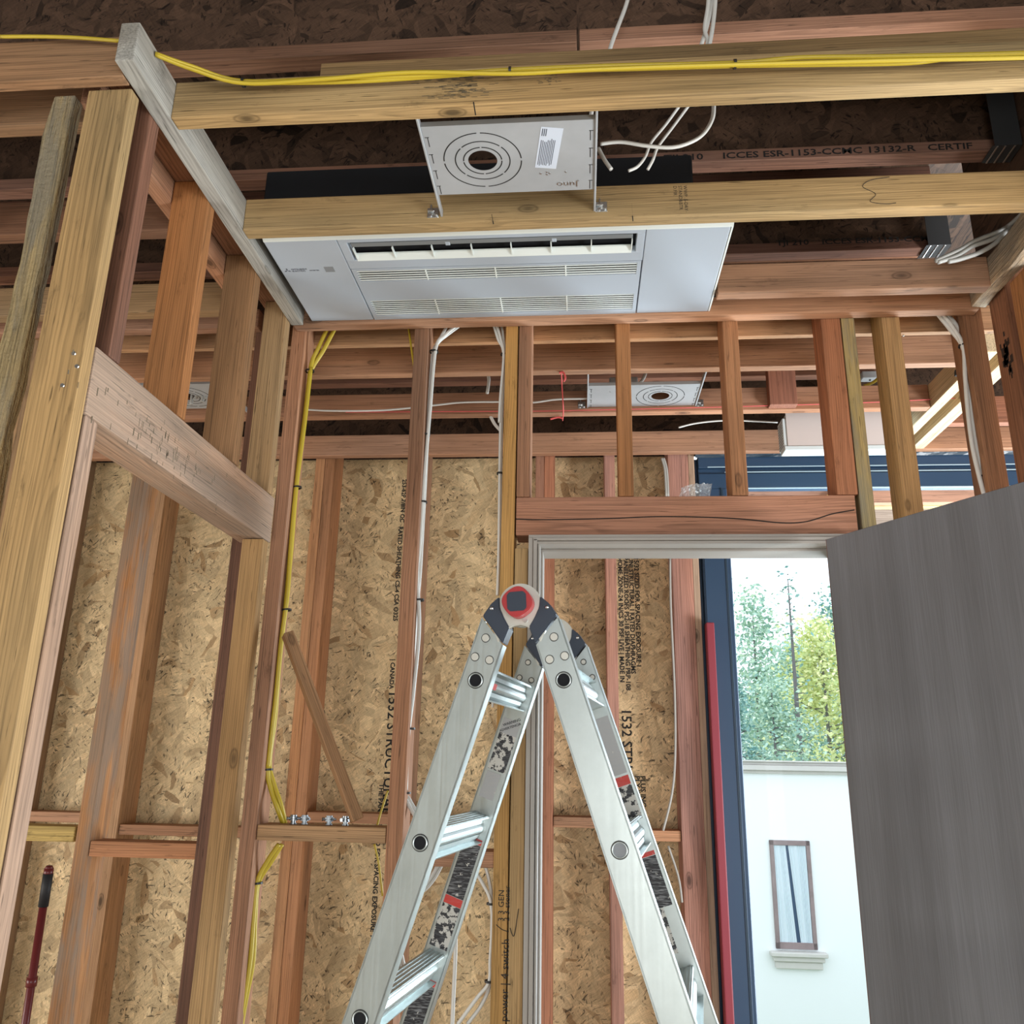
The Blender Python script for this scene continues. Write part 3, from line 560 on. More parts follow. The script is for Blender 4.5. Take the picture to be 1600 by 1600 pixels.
for (x, y) in ((-.586, -.058),):                        # printed emblem and lettering
    bm = bmesh.new()
    for ang in (90, 210, 330):
        a = R(ang); dx, dy = math.cos(a), -math.sin(a); px_, py_ = -dy, dx; s = .0055
        bm.faces.new([bm.verts.new((x + .012 + q[0], y + q[1], -.0004)) for q in ((0, 0), (dx * s + px_ * s * .5, dy * s + py_ * s * .5), (dx * 2 * s, dy * 2 * s), (dx * s - px_ * s * .5, dy * s - py_ * s * .5))])
    acp('emblem', bm, 'labink', side_l)
    text('printed_name', "MITSUBISHI\nELECTRIC", .0085, (x + .024 - .21, y + 1.97, 2.8516), BELOW, M['labink'], ac); text('printed_name', "INVERTER", .006, (x + .072 - .21, y + 1.973, 2.8516), BELOW, M['labink'], ac)
    acp('sticker', box(x + .115, x + .14, y - .012, y + .012, -.0006, .0), 'grey', side_l)

# ================================================================== RECESSED LIGHT PLATES
def light_plate(name, label, cx, cy, z, w, d, hole, side=1, word="Juno", barlen=(-.17, .18), clipy=None):
    t = thing(name, label, 'light plate', (cx, cy, z)); bm = bmesh.new(); n = 64; hx = hole; r = .032
    def edge(ang):
        c, s = math.cos(ang), math.sin(ang); k = min(((w / 2 - hx) if c > 0 else (-w / 2 - hx)) / c if abs(c) > 1e-6 else 9, (d / 2 if s > 0 else -d / 2) / s if abs(s) > 1e-6 else 9); return (hx + c * k, s * k)
    angs = sorted({i * 2 * math.pi / n for i in range(n)} | {math.atan2(sy * d / 2, sx_ * w / 2 - hx) % (2 * math.pi) for sy in (-1, 1) for sx_ in (-1, 1)}); n = len(angs)
    lay = []
    for z_ in (0, .0012):
        lay.append(([bm.verts.new((hx + r * math.cos(a), r * math.sin(a), z_)) for a in angs], [bm.verts.new((*edge(a), z_)) for a in angs]))
    for i in range(n):
        j = (i + 1) % n; bm.faces.new((lay[0][0][i], lay[0][0][j], lay[0][1][j], lay[0][1][i])); bm.faces.new((lay[1][0][j], lay[1][0][i], lay[1][1][i], lay[1][1][j]))
        bm.faces.new((lay[0][0][j], lay[0][0][i], lay[1][0][i], lay[1][0][j])); bm.faces.new((lay[0][1][i], lay[0][1][j], lay[1][1][j], lay[1][1][i]))
    bxm(bm, -w / 2, w / 2, -d / 2 - .001, -d / 2, 0, .012); bxm(bm, -w / 2, w / 2, d / 2, d / 2 + .001, 0, .012)
    pl = link('plate', bm, M['galv'], t)
    for rr, ph, k in ((.042, 0, 4), (.06, 45, 4), (.085, 0, 4)):
        bm = bmesh.new()
        for q in range(k):
            a0 = R(ph + q * 90 + 2.5); a1 = R(ph + q * 90 + 87.5); m_ = 22; rg = []
            for i in range(m_ + 1):
                a = a0 + (a1 - a0) * i / m_; rg.append([bm.verts.new((hx + math.cos(a) * (rr + e), math.sin(a) * (rr + e), zz)) for e, zz in ((-.0012, -.0004), (.0012, -.0004), (.0012, .0), (-.0012, .0))])
            for u, v in zip(rg, rg[1:]):
                for i in range(4): bm.faces.new((u[i], u[(i + 1) % 4], v[(i + 1) % 4], v[i]))
        link('knockout_ring', bm, M['cut'], pl)
    bm = bmesh.new()
    for s in (-1, 1):
        for i in range(4):
            y = -d * .36 + i * d * .24; bxm(bm, s * (w / 2 - .012), s * (w / 2 - .003), y - .0008, y + .0008, -.0004, 0) if s > 0 else bxm(bm, -w / 2 + .003, -w / 2 + .012, y - .0008, y + .0008, -.0004, 0)
            xx = s * (w / 2 - .009); bxm(bm, xx - .0008, xx + .0008, y, y + .028, -.0004, 0)
    link('tab_slots', bm, M['cut'], pl)
    for s in (-1, 1):
        x = s * (w / 2 + .003); b_ = link('hanger_bar', box(x - .0025, x + .0025, barlen[0], barlen[1], -.004, .014, .001), M['galv'], t)
        if clipy is not None:
            yb = clipy; bm = bmesh.new(); ox = -.022 if s < 0 else .016; bxm(bm, x + ox - .014, x + ox + .014, yb - .003, yb, -.006, .022, .001); bxm(bm, x + ox - .012, x + ox + .004, yb - .012, yb - .003, .006, .012, .001)
            cylm(bm, (x + ox - .006, yb - .003, .0), (x + ox - .006, yb - .007, .0), .0045); cylm(bm, (x + ox + .009, yb - .003, .002), (x + ox + .009, yb - .009, .002), .004); cylm(bm, (x + ox - .004, yb - .008, .01), (x + ox - .004, yb - .008, .026), .0022)
            link('mounting_clip', bm, M['chrome'], t)
    bm = bmesh.new(); bxm(bm, -side * .02 - .05 + side * .09, -side * .02 + .05 + side * .09, -.05, .03, .0015, .055, .003); link('driver_box', bm, M['galv'], t)
    rot = BELOW if side < 0 else (Matrix.Rotation(R(180), 4, 'Z') @ Matrix.Rotation(R(180), 4, 'X')).to_euler()
    text('embossed_name', word, .024, (cx + side * (w / 2 - .035 if side > 0 else w / 2 - .1), cy + (d / 2 - .021) * side, z - .0006), rot, M['chrome'], t, depth=.0012, sx=1.15)
    bm = bmesh.new()
    for dx, dy in ((.062, .048), (.082, .048), (.076, .044), (.076, .052), (.118, .046)): cylm(bm, (side * dx + .0, side * dy, -.0015), (side * dx, side * dy, 0), .002, seg=10)
    link('embossed_dimples', bm, M['chrome'], pl)
    return t
lp = light_plate('recessed_light_plate', 'galvanised light mounting plate with rings and white label, hung between two joists', -.148, 1.527, 2.861, .362, .217, -.063, 1, barlen=(-.152, .186), clipy=.187)
# white label, set slightly askew, with lines of print
lb = link('label', box(-.0235, .0235, -.062, .062, -.0006, 0), M['lab'], lp); lb.location = (.083, -.03, 0); lb.rotation_euler = (0, 0, R(-9) * -1)
bm = bmesh.new()
for i in range(9):
    x = -.019 + i * .0036; bxm(bm, x, x + .0015, -.03 + .012 * random.random(), .056 - .014 * random.random(), -.0009, -.0006)
for i in range(3): bxm(bm, -.02 + i * .004, -.018 + i * .004, -.058, -.037, -.0009, -.0006)
link('label_print', bm, M['labink'], lb)
light_plate('recessed_light_plate', 'small light plate with rings in the next room above the door header', .223, 2.785, 2.861, .388, .19, .062, -1, barlen=(-.2, .09), clipy=.086)
p3 = light_plate('recessed_light_plate', 'partly hidden light plate with clear label glimpsed between left wall studs', -1.46, 2.72, 2.861, .37, .21, .02, -1, barlen=(-.16, .15))
link('label', box(-.1, -.055, -.02, .1, -.002, -.0008), M['lab'], p3).rotation_euler = (0, 0, R(12))

# ================================================================== WIRING
wire('yellow_cable', 'yellow cables running along the near ceiling joist, tied in bundles', [
    [(-0.825, 1.25, 2.911), (-0.764, 1.28, 2.902), (-0.67, 1.31, 2.891), (-0.513, 1.31, 2.891), (-0.332, 1.31, 2.897), (-0.133, 1.31, 2.882), (-0.005, 1.31, 2.882), (0.118, 1.31, 2.881), (0.296, 1.31, 2.877), (0.476, 1.31, 2.872), (0.65, 1.31, 2.867), (0.82, 1.31, 2.861), (1.108, 1.31, 2.857)],
    [(-0.826, 1.25, 2.914), (-0.765, 1.28, 2.909), (-0.675, 1.318, 2.904), (-0.49, 1.318, 2.9), (-0.321, 1.318, 2.895), (-0.134, 1.318, 2.899), (0.057, 1.318, 2.897), (0.298, 1.318, 2.889), (0.421, 1.318, 2.894), (0.597, 1.318, 2.886), (0.826, 1.318, 2.879), (1.117, 1.318, 2.876)],
    [(-0.676, 1.322, 2.903), (-0.438, 1.322, 2.893), (-0.134, 1.322, 2.899), (0.069, 1.322, 2.892), (0.299, 1.322, 2.886), (0.456, 1.322, 2.879), (0.62, 1.322, 2.873), (0.714, 1.322, 2.88), (0.851, 1.322, 2.878), (1.119, 1.322, 2.874)]], .0042, M['wirey'], ties=[(q, (1, 0, 0), .0075) for q in [(-0.673, 1.316, 2.898), (-0.134, 1.316, 2.893), (0.298, 1.316, 2.884)]])
wire('yellow_cable', 'thin yellow cable entering at upper left over the stud tops', [[(-1.124, 1.21, 2.934), (-1.044, 1.21, 2.929), (-0.965, 1.21, 2.921), (-0.875, 1.21, 2.907)]], .0035, M['wirey'])
wire('yellow_cable', 'yellow cable bundle stapled down the corner stud', [
    [(-0.758, 2.27, 2.878), (-0.79, 2.27, 2.799), (-0.817, 2.27, 2.746), (-0.826, 2.27, 2.705), (-0.829, 2.27, 2.5), (-0.833, 2.27, 2.34), (-0.83, 2.27, 2.166), (-0.831, 2.27, 1.999), (-0.833, 2.27, 1.839), (-0.83, 2.27, 1.701), (-0.834, 2.27, 1.585), (-0.816, 2.27, 1.528), (-0.789, 2.27, 1.47), (-0.785, 2.3, 1.423)],
    [(-0.779, 2.262, 2.874), (-0.804, 2.262, 2.802), (-0.821, 2.262, 2.744), (-0.824, 2.262, 2.6), (-0.83, 2.262, 2.436), (-0.831, 2.262, 2.278), (-0.829, 2.262, 2.126), (-0.828, 2.262, 2.001), (-0.832, 2.262, 1.803), (-0.833, 2.262, 1.667), (-0.835, 2.262, 1.568), (-0.819, 2.262, 1.512), (-0.792, 2.262, 1.457), (-0.79, 2.3, 1.423)],
    [(-0.818, 2.255, 2.736), (-0.821, 2.255, 2.555), (-0.828, 2.255, 2.354), (-0.827, 2.255, 2.181), (-0.823, 2.255, 2.033), (-0.828, 2.255, 1.907), (-0.828, 2.255, 1.751), (-0.83, 2.255, 1.651), (-0.831, 2.255, 1.569)]], .0065, M['wirey'], ties=[(q, (-.1, 0, 1), .011) for q in [(-0.823, 2.262, 2.727), (-0.828, 2.262, 2.353), (-0.824, 2.262, 1.992), (-0.833, 2.262, 1.564)]])
wire('yellow_cable', 'yellow cables continuing down below the block with chrome fittings', [
    [(-0.779, 2.27, 1.38), (-0.802, 2.27, 1.34), (-0.832, 2.27, 1.285), (-0.832, 2.27, 1.21), (-0.826, 2.27, 1.108), (-0.835, 2.27, 1.022), (-0.841, 2.27, 0.952)], [(-0.785, 2.262, 1.381), (-0.811, 2.262, 1.34), (-0.833, 2.262, 1.289), (-0.833, 2.262, 1.197), (-0.831, 2.262, 1.109), (-0.837, 2.262, 1.024), (-0.845, 2.262, 0.954)]], .006, M['wirey'], ties=[(q, (-.1, 0, 1), .01) for q in [(-0.832, 2.266, 1.286)]])
wire('yellow_cable', 'thin yellow wire slanting beside the top of the white cable stud', [[(-0.535, 2.3, 2.897), (-0.521, 2.3, 2.815), (-0.507, 2.3, 2.739)]], .003, M['wirey'])
wire('yellow_cable', 'thin yellow wire bending behind the right end of the block', [[(-0.522, 2.33, 1.516), (-0.538, 2.33, 1.459), (-0.546, 2.33, 1.424)], [(-0.55, 2.33, 1.381), (-0.535, 2.33, 1.333), (-0.52, 2.33, 1.256)]], .003, M['wirey'])
wire('white_cable', 'white cable bundle tied down the middle partition stud', [
    [(-0.361, 2.27, 2.88), (-0.403, 2.27, 2.846), (-0.433, 2.27, 2.817), (-0.447, 2.27, 2.776), (-0.451, 2.27, 2.639), (-0.453, 2.27, 2.475), (-0.453, 2.27, 2.317), (-0.454, 2.27, 2.165), (-0.457, 2.27, 2), (-0.459, 2.27, 1.825), (-0.463, 2.27, 1.673), (-0.462, 2.27, 1.527), (-0.45, 2.27, 1.496), (-0.428, 2.27, 1.465)],
    [(-0.403, 2.262, 2.877), (-0.421, 2.262, 2.836), (-0.439, 2.262, 2.793), (-0.445, 2.262, 2.677), (-0.449, 2.262, 2.512), (-0.449, 2.262, 2.353), (-0.45, 2.262, 2.182), (-0.451, 2.262, 2.089), (-0.456, 2.262, 1.981), (-0.46, 2.262, 1.807), (-0.462, 2.262, 1.657), (-0.463, 2.262, 1.52), (-0.451, 2.262, 1.487), (-0.431, 2.262, 1.456)],
    [(-0.37, 2.255, 2.872), (-0.41, 2.255, 2.834), (-0.436, 2.255, 2.79), (-0.444, 2.255, 2.59), (-0.451, 2.255, 2.37), (-0.454, 2.255, 2.18), (-0.457, 2.255, 2.088), (-0.444, 2.255, 1.945), (-0.451, 2.255, 1.773), (-0.459, 2.255, 1.656), (-0.458, 2.255, 1.52)]], .0052, M['wirew'], ties=[(q, (-.06, 0, 1), .011) for q in [(-0.442, 2.262, 2.783), (-0.455, 2.262, 2.512), (-0.454, 2.262, 2.305), (-0.449, 2.262, 2.021), (-0.456, 2.262, 1.675), (-0.459, 2.262, 1.513)]])
wire('white_cable', 'pair of white cables hanging down beside the king stud', [
    [(-0.262, 2.255, 2.869), (-0.247, 2.255, 2.817), (-0.229, 2.255, 2.763), (-0.233, 2.255, 2.587), (-0.233, 2.255, 2.427), (-0.231, 2.255, 2.273), (-0.23, 2.255, 2.124), (-0.231, 2.255, 2.034)], [(-0.238, 2.262, 2.873), (-0.23, 2.262, 2.81), (-0.225, 2.262, 2.756), (-0.23, 2.262, 2.59), (-0.23, 2.262, 2.429), (-0.228, 2.262, 2.275), (-0.229, 2.262, 2.144), (-0.23, 2.262, 2.035)], [(-0.252, 2.25, 2.866), (-0.237, 2.25, 2.81), (-0.228, 2.25, 2.759), (-0.235, 2.25, 2.625), (-0.237, 2.25, 2.544)]], .0042, M['wirew'], ties=[(q, (0, 0, 1), .008) for q in [(-0.229, 2.258, 2.767), (-0.232, 2.258, 2.389)]])
wire('white_cable', 'thin pale cable rising between ladder legs beside the king stud', [[(-0.236, 2.25, 1.733), (-0.236, 2.25, 1.808), (-0.233, 2.25, 1.911), (-0.23, 2.25, 2.024)]], .0035, M['wirew'])
wire('white_cable', 'white cables curving below the block behind the ladder', [
    [(-0.248, 2.27, 1.344), (-0.237, 2.27, 1.31), (-0.228, 2.27, 1.258), (-0.227, 2.27, 1.157), (-0.228, 2.27, 1.079), (-0.248, 2.27, 1.03), (-0.281, 2.27, 0.988)], [(-0.272, 2.26, 1.332), (-0.25, 2.26, 1.3), (-0.232, 2.26, 1.267), (-0.225, 2.26, 1.216), (-0.228, 2.26, 1.131), (-0.23, 2.26, 1.082), (-0.259, 2.26, 1.046), (-0.303, 2.26, 0.989)]], .0045, M['wirew'], ties=[(q, (0, 0, 1), .01) for q in [(-0.229, 2.265, 1.256), (-0.229, 2.265, 1.083)]])
wire('white_cable', 'white cables slanting behind the left ladder rail', [[(-0.359, 2.27, 1.341), (-0.374, 2.27, 1.313), (-0.393, 2.27, 1.289), (-0.421, 2.27, 1.267)], [(-0.368, 2.265, 1.341), (-0.383, 2.265, 1.314), (-0.402, 2.265, 1.291), (-0.428, 2.265, 1.268)]], .005, M['wirew'])
wire('white_cable', 'lone white cable dropping beside the lower right of the left ladder leg', [[(-0.317, 2.27, 1.197), (-0.316, 2.27, 1.126), (-0.317, 2.27, 1.055), (-0.318, 2.27, 0.973)]], .005, M['wirew'])
wire('white_cable', 'white cables near the lowest visible left rung', [[(-0.454, 2.27, 1.149), (-0.444, 2.27, 1.114), (-0.427, 2.27, 1.065)], [(-0.46, 2.27, 1.143), (-0.45, 2.27, 1.107), (-0.436, 2.27, 1.058)]], .004, M['wirew'])
wire('white_cable', 'tied bundle of white cables curving down beside the right end stud', [
    [(1.032, 2.255, 2.874), (1.065, 2.255, 2.815), (1.091, 2.255, 2.763), (1.096, 2.255, 2.682), (1.089, 2.255, 2.564), (1.088, 2.255, 2.468), (1.094, 2.255, 2.384), (1.102, 2.255, 2.31)], [(1.06, 2.262, 2.879), (1.088, 2.262, 2.828), (1.103, 2.262, 2.77), (1.106, 2.262, 2.685), (1.099, 2.262, 2.567), (1.1, 2.262, 2.471), (1.106, 2.262, 2.377), (1.115, 2.262, 2.312)], [(1.044, 2.25, 2.87), (1.072, 2.25, 2.816), (1.091, 2.25, 2.756), (1.084, 2.25, 2.66), (1.077, 2.25, 2.543), (1.076, 2.25, 2.447), (1.082, 2.25, 2.364), (1.088, 2.25, 2.309)]], .006, M['wirew'], ties=[(q, (.1, 0, 1), .013) for q in [(1.098, 2.257, 2.762), (1.104, 2.257, 2.366)]])
wire('white_cable', 'small white cables behind the light brown stud top', [[(0.973, 2.33, 2.919), (0.963, 2.33, 2.88), (0.964, 2.33, 2.837)], [(0.981, 2.33, 2.918), (0.971, 2.33, 2.88), (0.962, 2.33, 2.848)]], .003, M['wirew'])
wire('white_cable', 'white wire dropping from the top edge left of the cable pair', [[(0.116, 1.46, 3.25), (0.105, 1.46, 3.2), (0.087, 1.46, 3.144), (0.071, 1.46, 3.093), (0.06, 1.46, 3.045)]], .0042, M['wirew'], flat=1.3)
wire('white_cable', 'white and grey wires dropping from the top edge over the yellow cables', [
    [(0.299, 1.45, 3.225), (0.295, 1.45, 3.172), (0.285, 1.45, 3.103), (0.27, 1.45, 3.032)], [(0.287, 1.46, 3.237), (0.282, 1.46, 3.184), (0.272, 1.46, 3.123), (0.277, 1.46, 3.088), (0.267, 1.46, 3.043)], [(0.297, 1.47, 3.248), (0.287, 1.47, 3.177), (0.275, 1.47, 3.125), (0.262, 1.47, 3.082), (0.252, 1.47, 3.048)]], .0045, M['wirew'])
wire('white_cable', 'white cable looping from under the near joist to the light plate', [[(0.299, 1.55, 3.007), (0.294, 1.55, 2.967), (0.274, 1.55, 2.929), (0.245, 1.55, 2.907), (0.203, 1.55, 2.895), (0.148, 1.55, 2.902), (0.092, 1.55, 2.915), (0.047, 1.55, 2.912)]], .0042, M['wirew'], flat=1.2)
wire('white_cable', 'two crossing white cables hanging in the printed i-joist bay', [[(0.234, 1.62, 3.069), (0.2, 1.62, 3.017), (0.166, 1.62, 2.97), (0.151, 1.62, 2.931), (0.133, 1.62, 2.905), (0.112, 1.62, 2.894)], [(0.252, 1.6, 3.05), (0.212, 1.6, 2.99), (0.178, 1.6, 2.939), (0.166, 1.6, 2.905), (0.154, 1.6, 2.88)]], .0035, M['wirew'])
wire('white_cable', 'short white cables under the right bar of the light plate', [[(0.045, 1.64, 2.976), (0.059, 1.64, 2.943), (0.074, 1.64, 2.916)], [(0.03, 1.6, 3.05), (0.026, 1.6, 3.017), (0.024, 1.6, 2.991)]], .005, M['wirew'])
wire('grey_cable', 'fan of grey-white cables sagging in the upper right corner', [
    [(1.123, 1.9, 2.954), (1.138, 2, 2.984), (1.103, 2, 2.962), (1.034, 2, 2.933), (0.999, 2, 2.911), (0.933, 2, 2.879)], [(1.122, 1.9, 2.951), (1.147, 2, 2.988), (1.092, 2, 2.943), (1.032, 2, 2.92), (0.988, 2, 2.892), (0.938, 2, 2.875)], [(1.122, 1.9, 2.947), (1.147, 2, 2.984), (1.115, 2, 2.955), (1.09, 2, 2.927), (1.046, 2, 2.9), (0.995, 2, 2.882), (0.965, 2, 2.876)]], .006, M['wireg'])
wire('white_cable', 'thin white wire sagging level across the next room', [[(-1.027, 2.82, 2.847), (-0.923, 2.82, 2.84), (-0.729, 2.82, 2.839), (-0.537, 2.82, 2.856), (-0.441, 2.82, 2.865), (-0.299, 2.82, 2.865), (-0.181, 2.82, 2.86), (-0.087, 2.82, 2.871), (0.025, 2.82, 2.872)]], .0035, M['wirew'])
wire('white_cable', 'short white cable stub hanging in the dark bay left of king stud', [[(-0.345, 2.8, 3.064), (-0.34, 2.8, 2.97), (-0.337, 2.8, 2.941), (-0.342, 2.8, 2.89)]], .006, M['wirew'])
wire('white_cable', 'white cable stub below the pink string joist', [[(-0.345, 2.9, 2.857), (-0.332, 2.9, 2.828), (-0.32, 2.9, 2.807), (-0.302, 2.9, 2.786)]], .006, M['wirew'])
wire('white_cable', 'curved white cable entering the small light plate box', [[(0.236, 2.75, 2.948), (0.223, 2.75, 2.913), (0.202, 2.75, 2.891), (0.175, 2.75, 2.887)]], .006, M['wirew'])
wire('white_cable', 'thin white wire rising behind the short studs toward the white housing', [[(0.384, 3.1, 2.868), (0.459, 3.1, 2.886), (0.583, 3.1, 2.895), (0.767, 3.1, 2.884)]], .0035, M['wirew'])
wire('white_cable', 'grey cables hanging left of the wide post over the door header', [[(0.338, 3.33, 2.825), (0.349, 3.33, 2.771), (0.351, 3.33, 2.658)], [(0.346, 3.33, 2.825), (0.357, 3.33, 2.77), (0.359, 3.33, 2.658)]], .005, M['wireg'])
wire('white_cable', 'long grey wire hanging beside the wide pink post in the doorway', [[(0.358, 3.34, 2.397), (0.354, 3.34, 2.193), (0.357, 3.34, 1.868), (0.35, 3.34, 1.629), (0.333, 3.34, 1.491), (0.296, 3.34, 1.36)]], .0045, M['wireg'])
wire('grey_cable', 'thin brown wire curving behind the right ladder leg', [[(0.313, 3.34, 1.307), (0.346, 3.34, 1.203), (0.356, 3.34, 1.118)]], .004, M['wireg'])
wire('white_cable', 'coiled grey cables above the partly hidden light plate', [[(-1.424, 2.72, 2.83), (-1.424, 2.72, 2.887), (-1.407, 2.72, 2.912), (-1.384, 2.72, 2.881), (-1.384, 2.72, 2.84)], [(-1.414, 2.72, 2.928), (-1.403, 2.72, 2.881), (-1.416, 2.72, 2.848)], [(-1.4, 2.72, 2.927), (-1.397, 2.72, 2.886), (-1.371, 2.72, 2.855)]], .006, M['wireg'])
wire('yellow_cable', 'yellow cable arching down in the next room by the steel box', [[(1.147, 2.95, 3.043), (1.125, 2.95, 3.009), (1.091, 2.95, 2.978), (1.055, 2.95, 2.963)]], .006, M['wirey'])
t = thing('junction_plate', 'small bright steel box above the pink string between right studs', 'junction box', [(1.185, 3.24, 3.154)][0])
link('steel_box', box(-.036, .036, -.022, .022, -.03, .0, .003), M['galv'], t); link('screw', cylm(bmesh.new(), (0, 0, -.033), (0, 0, -.03), .004), M['ink'], t)
# pink mason strings
wire('pink_string', 'pink string stretched level along the joist of the next room', [[(-0.887, 2.862, 2.852), (-0.495, 2.862, 2.848), (-0.135, 2.862, 2.844), (0.218, 2.862, 2.846), (0.678, 2.862, 2.851), (1.017, 2.862, 2.857), (1.351, 2.862, 2.869)]], .0016, M['pink'], 'string')
t = thing('pink_string', 'pink string hanging knotted between two joists above the door', 'string', [(-0.065, 2.7, 2.925)][0]); off = t.location
P_ = [Vector(q) - off for q in [(-0.063, 2.53, 2.842), (-0.063, 2.6, 2.828), (-0.058, 2.6, 2.734), (-0.067, 2.9, 2.821)]]; link('string_line', tubem(bmesh.new(), P_, .0022, 6), M['pink'], t, True)
link('string_tail', tubem(bmesh.new(), [Vector(q) - off for q in [(-0.07, 2.53, 2.835), (-0.057, 2.53, 2.837), (-0.05, 2.53, 2.818), (-0.055, 2.53, 2.804)]], .0035, 6), M['pink'], t, True)
link('string_tail', tubem(bmesh.new(), [Vector(q) - off for q in [(-0.067, 2.9, 2.829), (-0.084, 2.9, 2.834), (-0.113, 2.9, 2.827)]], .0035, 6), M['pink'], t, True)
tag(link('pipe_stub', cylm(bmesh.new(), [(1.095, 2.328, 2.712)][0], [(1.135, 2.322, 2.708)][0], .01), M['ink']), 'short dark rod beside the white cable bundle', 'rod')

# ---- white housing in the next room
t = thing('shade_housing', 'white boxed housing mounted above the black window, slatted left end', 'housing', (.985, 3.05, 2.79))
link('front_cover', box(-.212, .215, -.05, -.046, -.043, .125, .001), M['box'], t); link('housing_body', box(-.21, .215, -.046, .03, -.045, .088, .002), M['boxe'], t); link('bottom_rail', box(-.225, .215, -.054, .012, -.062, -.044, .002), M['boxe'], t)
[link('mounting_bracket', box(x, x + .03, -.141, -.046, .1, .12), M['dull'], t) for x in (-.15, .12)]; e = link('end_cap', box(-.225, -.211, -.046, .03, -.044, .07, .002), M['boxe'], t); bm = bmesh.new()
for i in range(10): bxm(bm, -.226, -.225, -.04, .025, -.04 + i * .0105, -.037 + i * .0105)
link('slats', bm, M['grey'], e)
# crumpled clear plastic on the header
bm = bmesh.new(); nx, nz = 26, 16; G = [[bm.verts.new((i / nx * .085 + j * .0006, 2.262 + .012 * mn.noise(Vector((i * .35, j * .45, 1))) + .004 * mn.noise(Vector((i * 1.1, j, 4))), 2.3085 + j / nz * (.046 if i > 10 else .034 + i * .0012) + .003 * mn.noise(Vector((i * .6, j * .3, 9))) * (j > 0))) for j in range(nz + 1)] for i in range(nx + 1)]
for i in range(nx):
    for j in range(nz): bm.faces.new((G[i][j], G[i + 1][j], G[i + 1][j + 1], G[i][j + 1]))
o = link('plastic_bag', bm, M['film']); o.location = (.272, 0, 0); tag(o, 'crumpled clear plastic bag lying on the door header', 'plastic bag')
# chrome fittings on the block
def fitting():
    t = thing('pipe_fitting', None, 'fitting', (0, 0, 0), 0, 'chrome fittings standing on the block'); bm = bmesh.new()
    for z0, z1, r in ((0, .003, .009), (.003, .009, .0065), (.009, .0125, .0115), (.0125, .0155, .0085), (.0155, .019, .0125), (.019, .023, .0085)): cylm(bm, (0, 0, z0), (0, 0, z1), r, seg=20)
    link('body', bm, M['nickel'], t); bm = bmesh.new(); cylm(bm, (-.018, 0, .014), (.018, 0, .014), .0028, seg=10); cylm(bm, (-.018, 0, .014), (-.015, 0, .014), .005, seg=6); link('bolt', bm, M['nickel'], t); return t
def clone(o):
    c = o.copy(); COL.objects.link(c)
    for ch in o.children: d = ch.copy(); COL.objects.link(d); d.parent = c
    return c
f0 = fitting(); fl = [f0] + [clone(f0) for _ in range(3)]
for f, x, a, l in zip(fl, (-.752, -.722, -.657, -.614), (.3, -.5, .1, 1.2), ('leftmost chrome fitting on the block, beside the yellow cables', 'second chrome fitting from the left on the block', 'third chrome fitting on the block, standing alone', 'rightmost chrome fitting on the block, by the leaning strip')):
    f.location = (x, 2.262, 1.4305); f.rotation_euler = (0, 0, a); f['label'] = l
# broom pole
t = thing('broom_handle', 'dark red pole with black grip leaning at lower left', 'broom handle', (-1.604, 2.6, 1.27)); a = Vector((-.002, 0, 0)); b_ = Vector((-.062, .12, -1.26))
dd = (b_ - a).normalized(); bm = bmesh.new(); cylm(bm, a + dd * .1, b_, .0115, seg=16); link('pole', bm, M['broom'], t, True)
bm = bmesh.new(); cylm(bm, a + dd * .022, a + dd * .115, .0145, seg=16); link('grip', bm, M['rubber'], t, True); bm = bmesh.new(); cylm(bm, a + dd * .008, a + dd * .03, .0135); cylm(bm, a, a + dd * .008, .008, .0135); link('end_cap', bm, M['broom'], t, True)
bm = bmesh.new(); cylm(bm, a + dd * .31, a + dd * .335, .0155, seg=16); link('clamp_collar', bm, M['broom'], t, True)

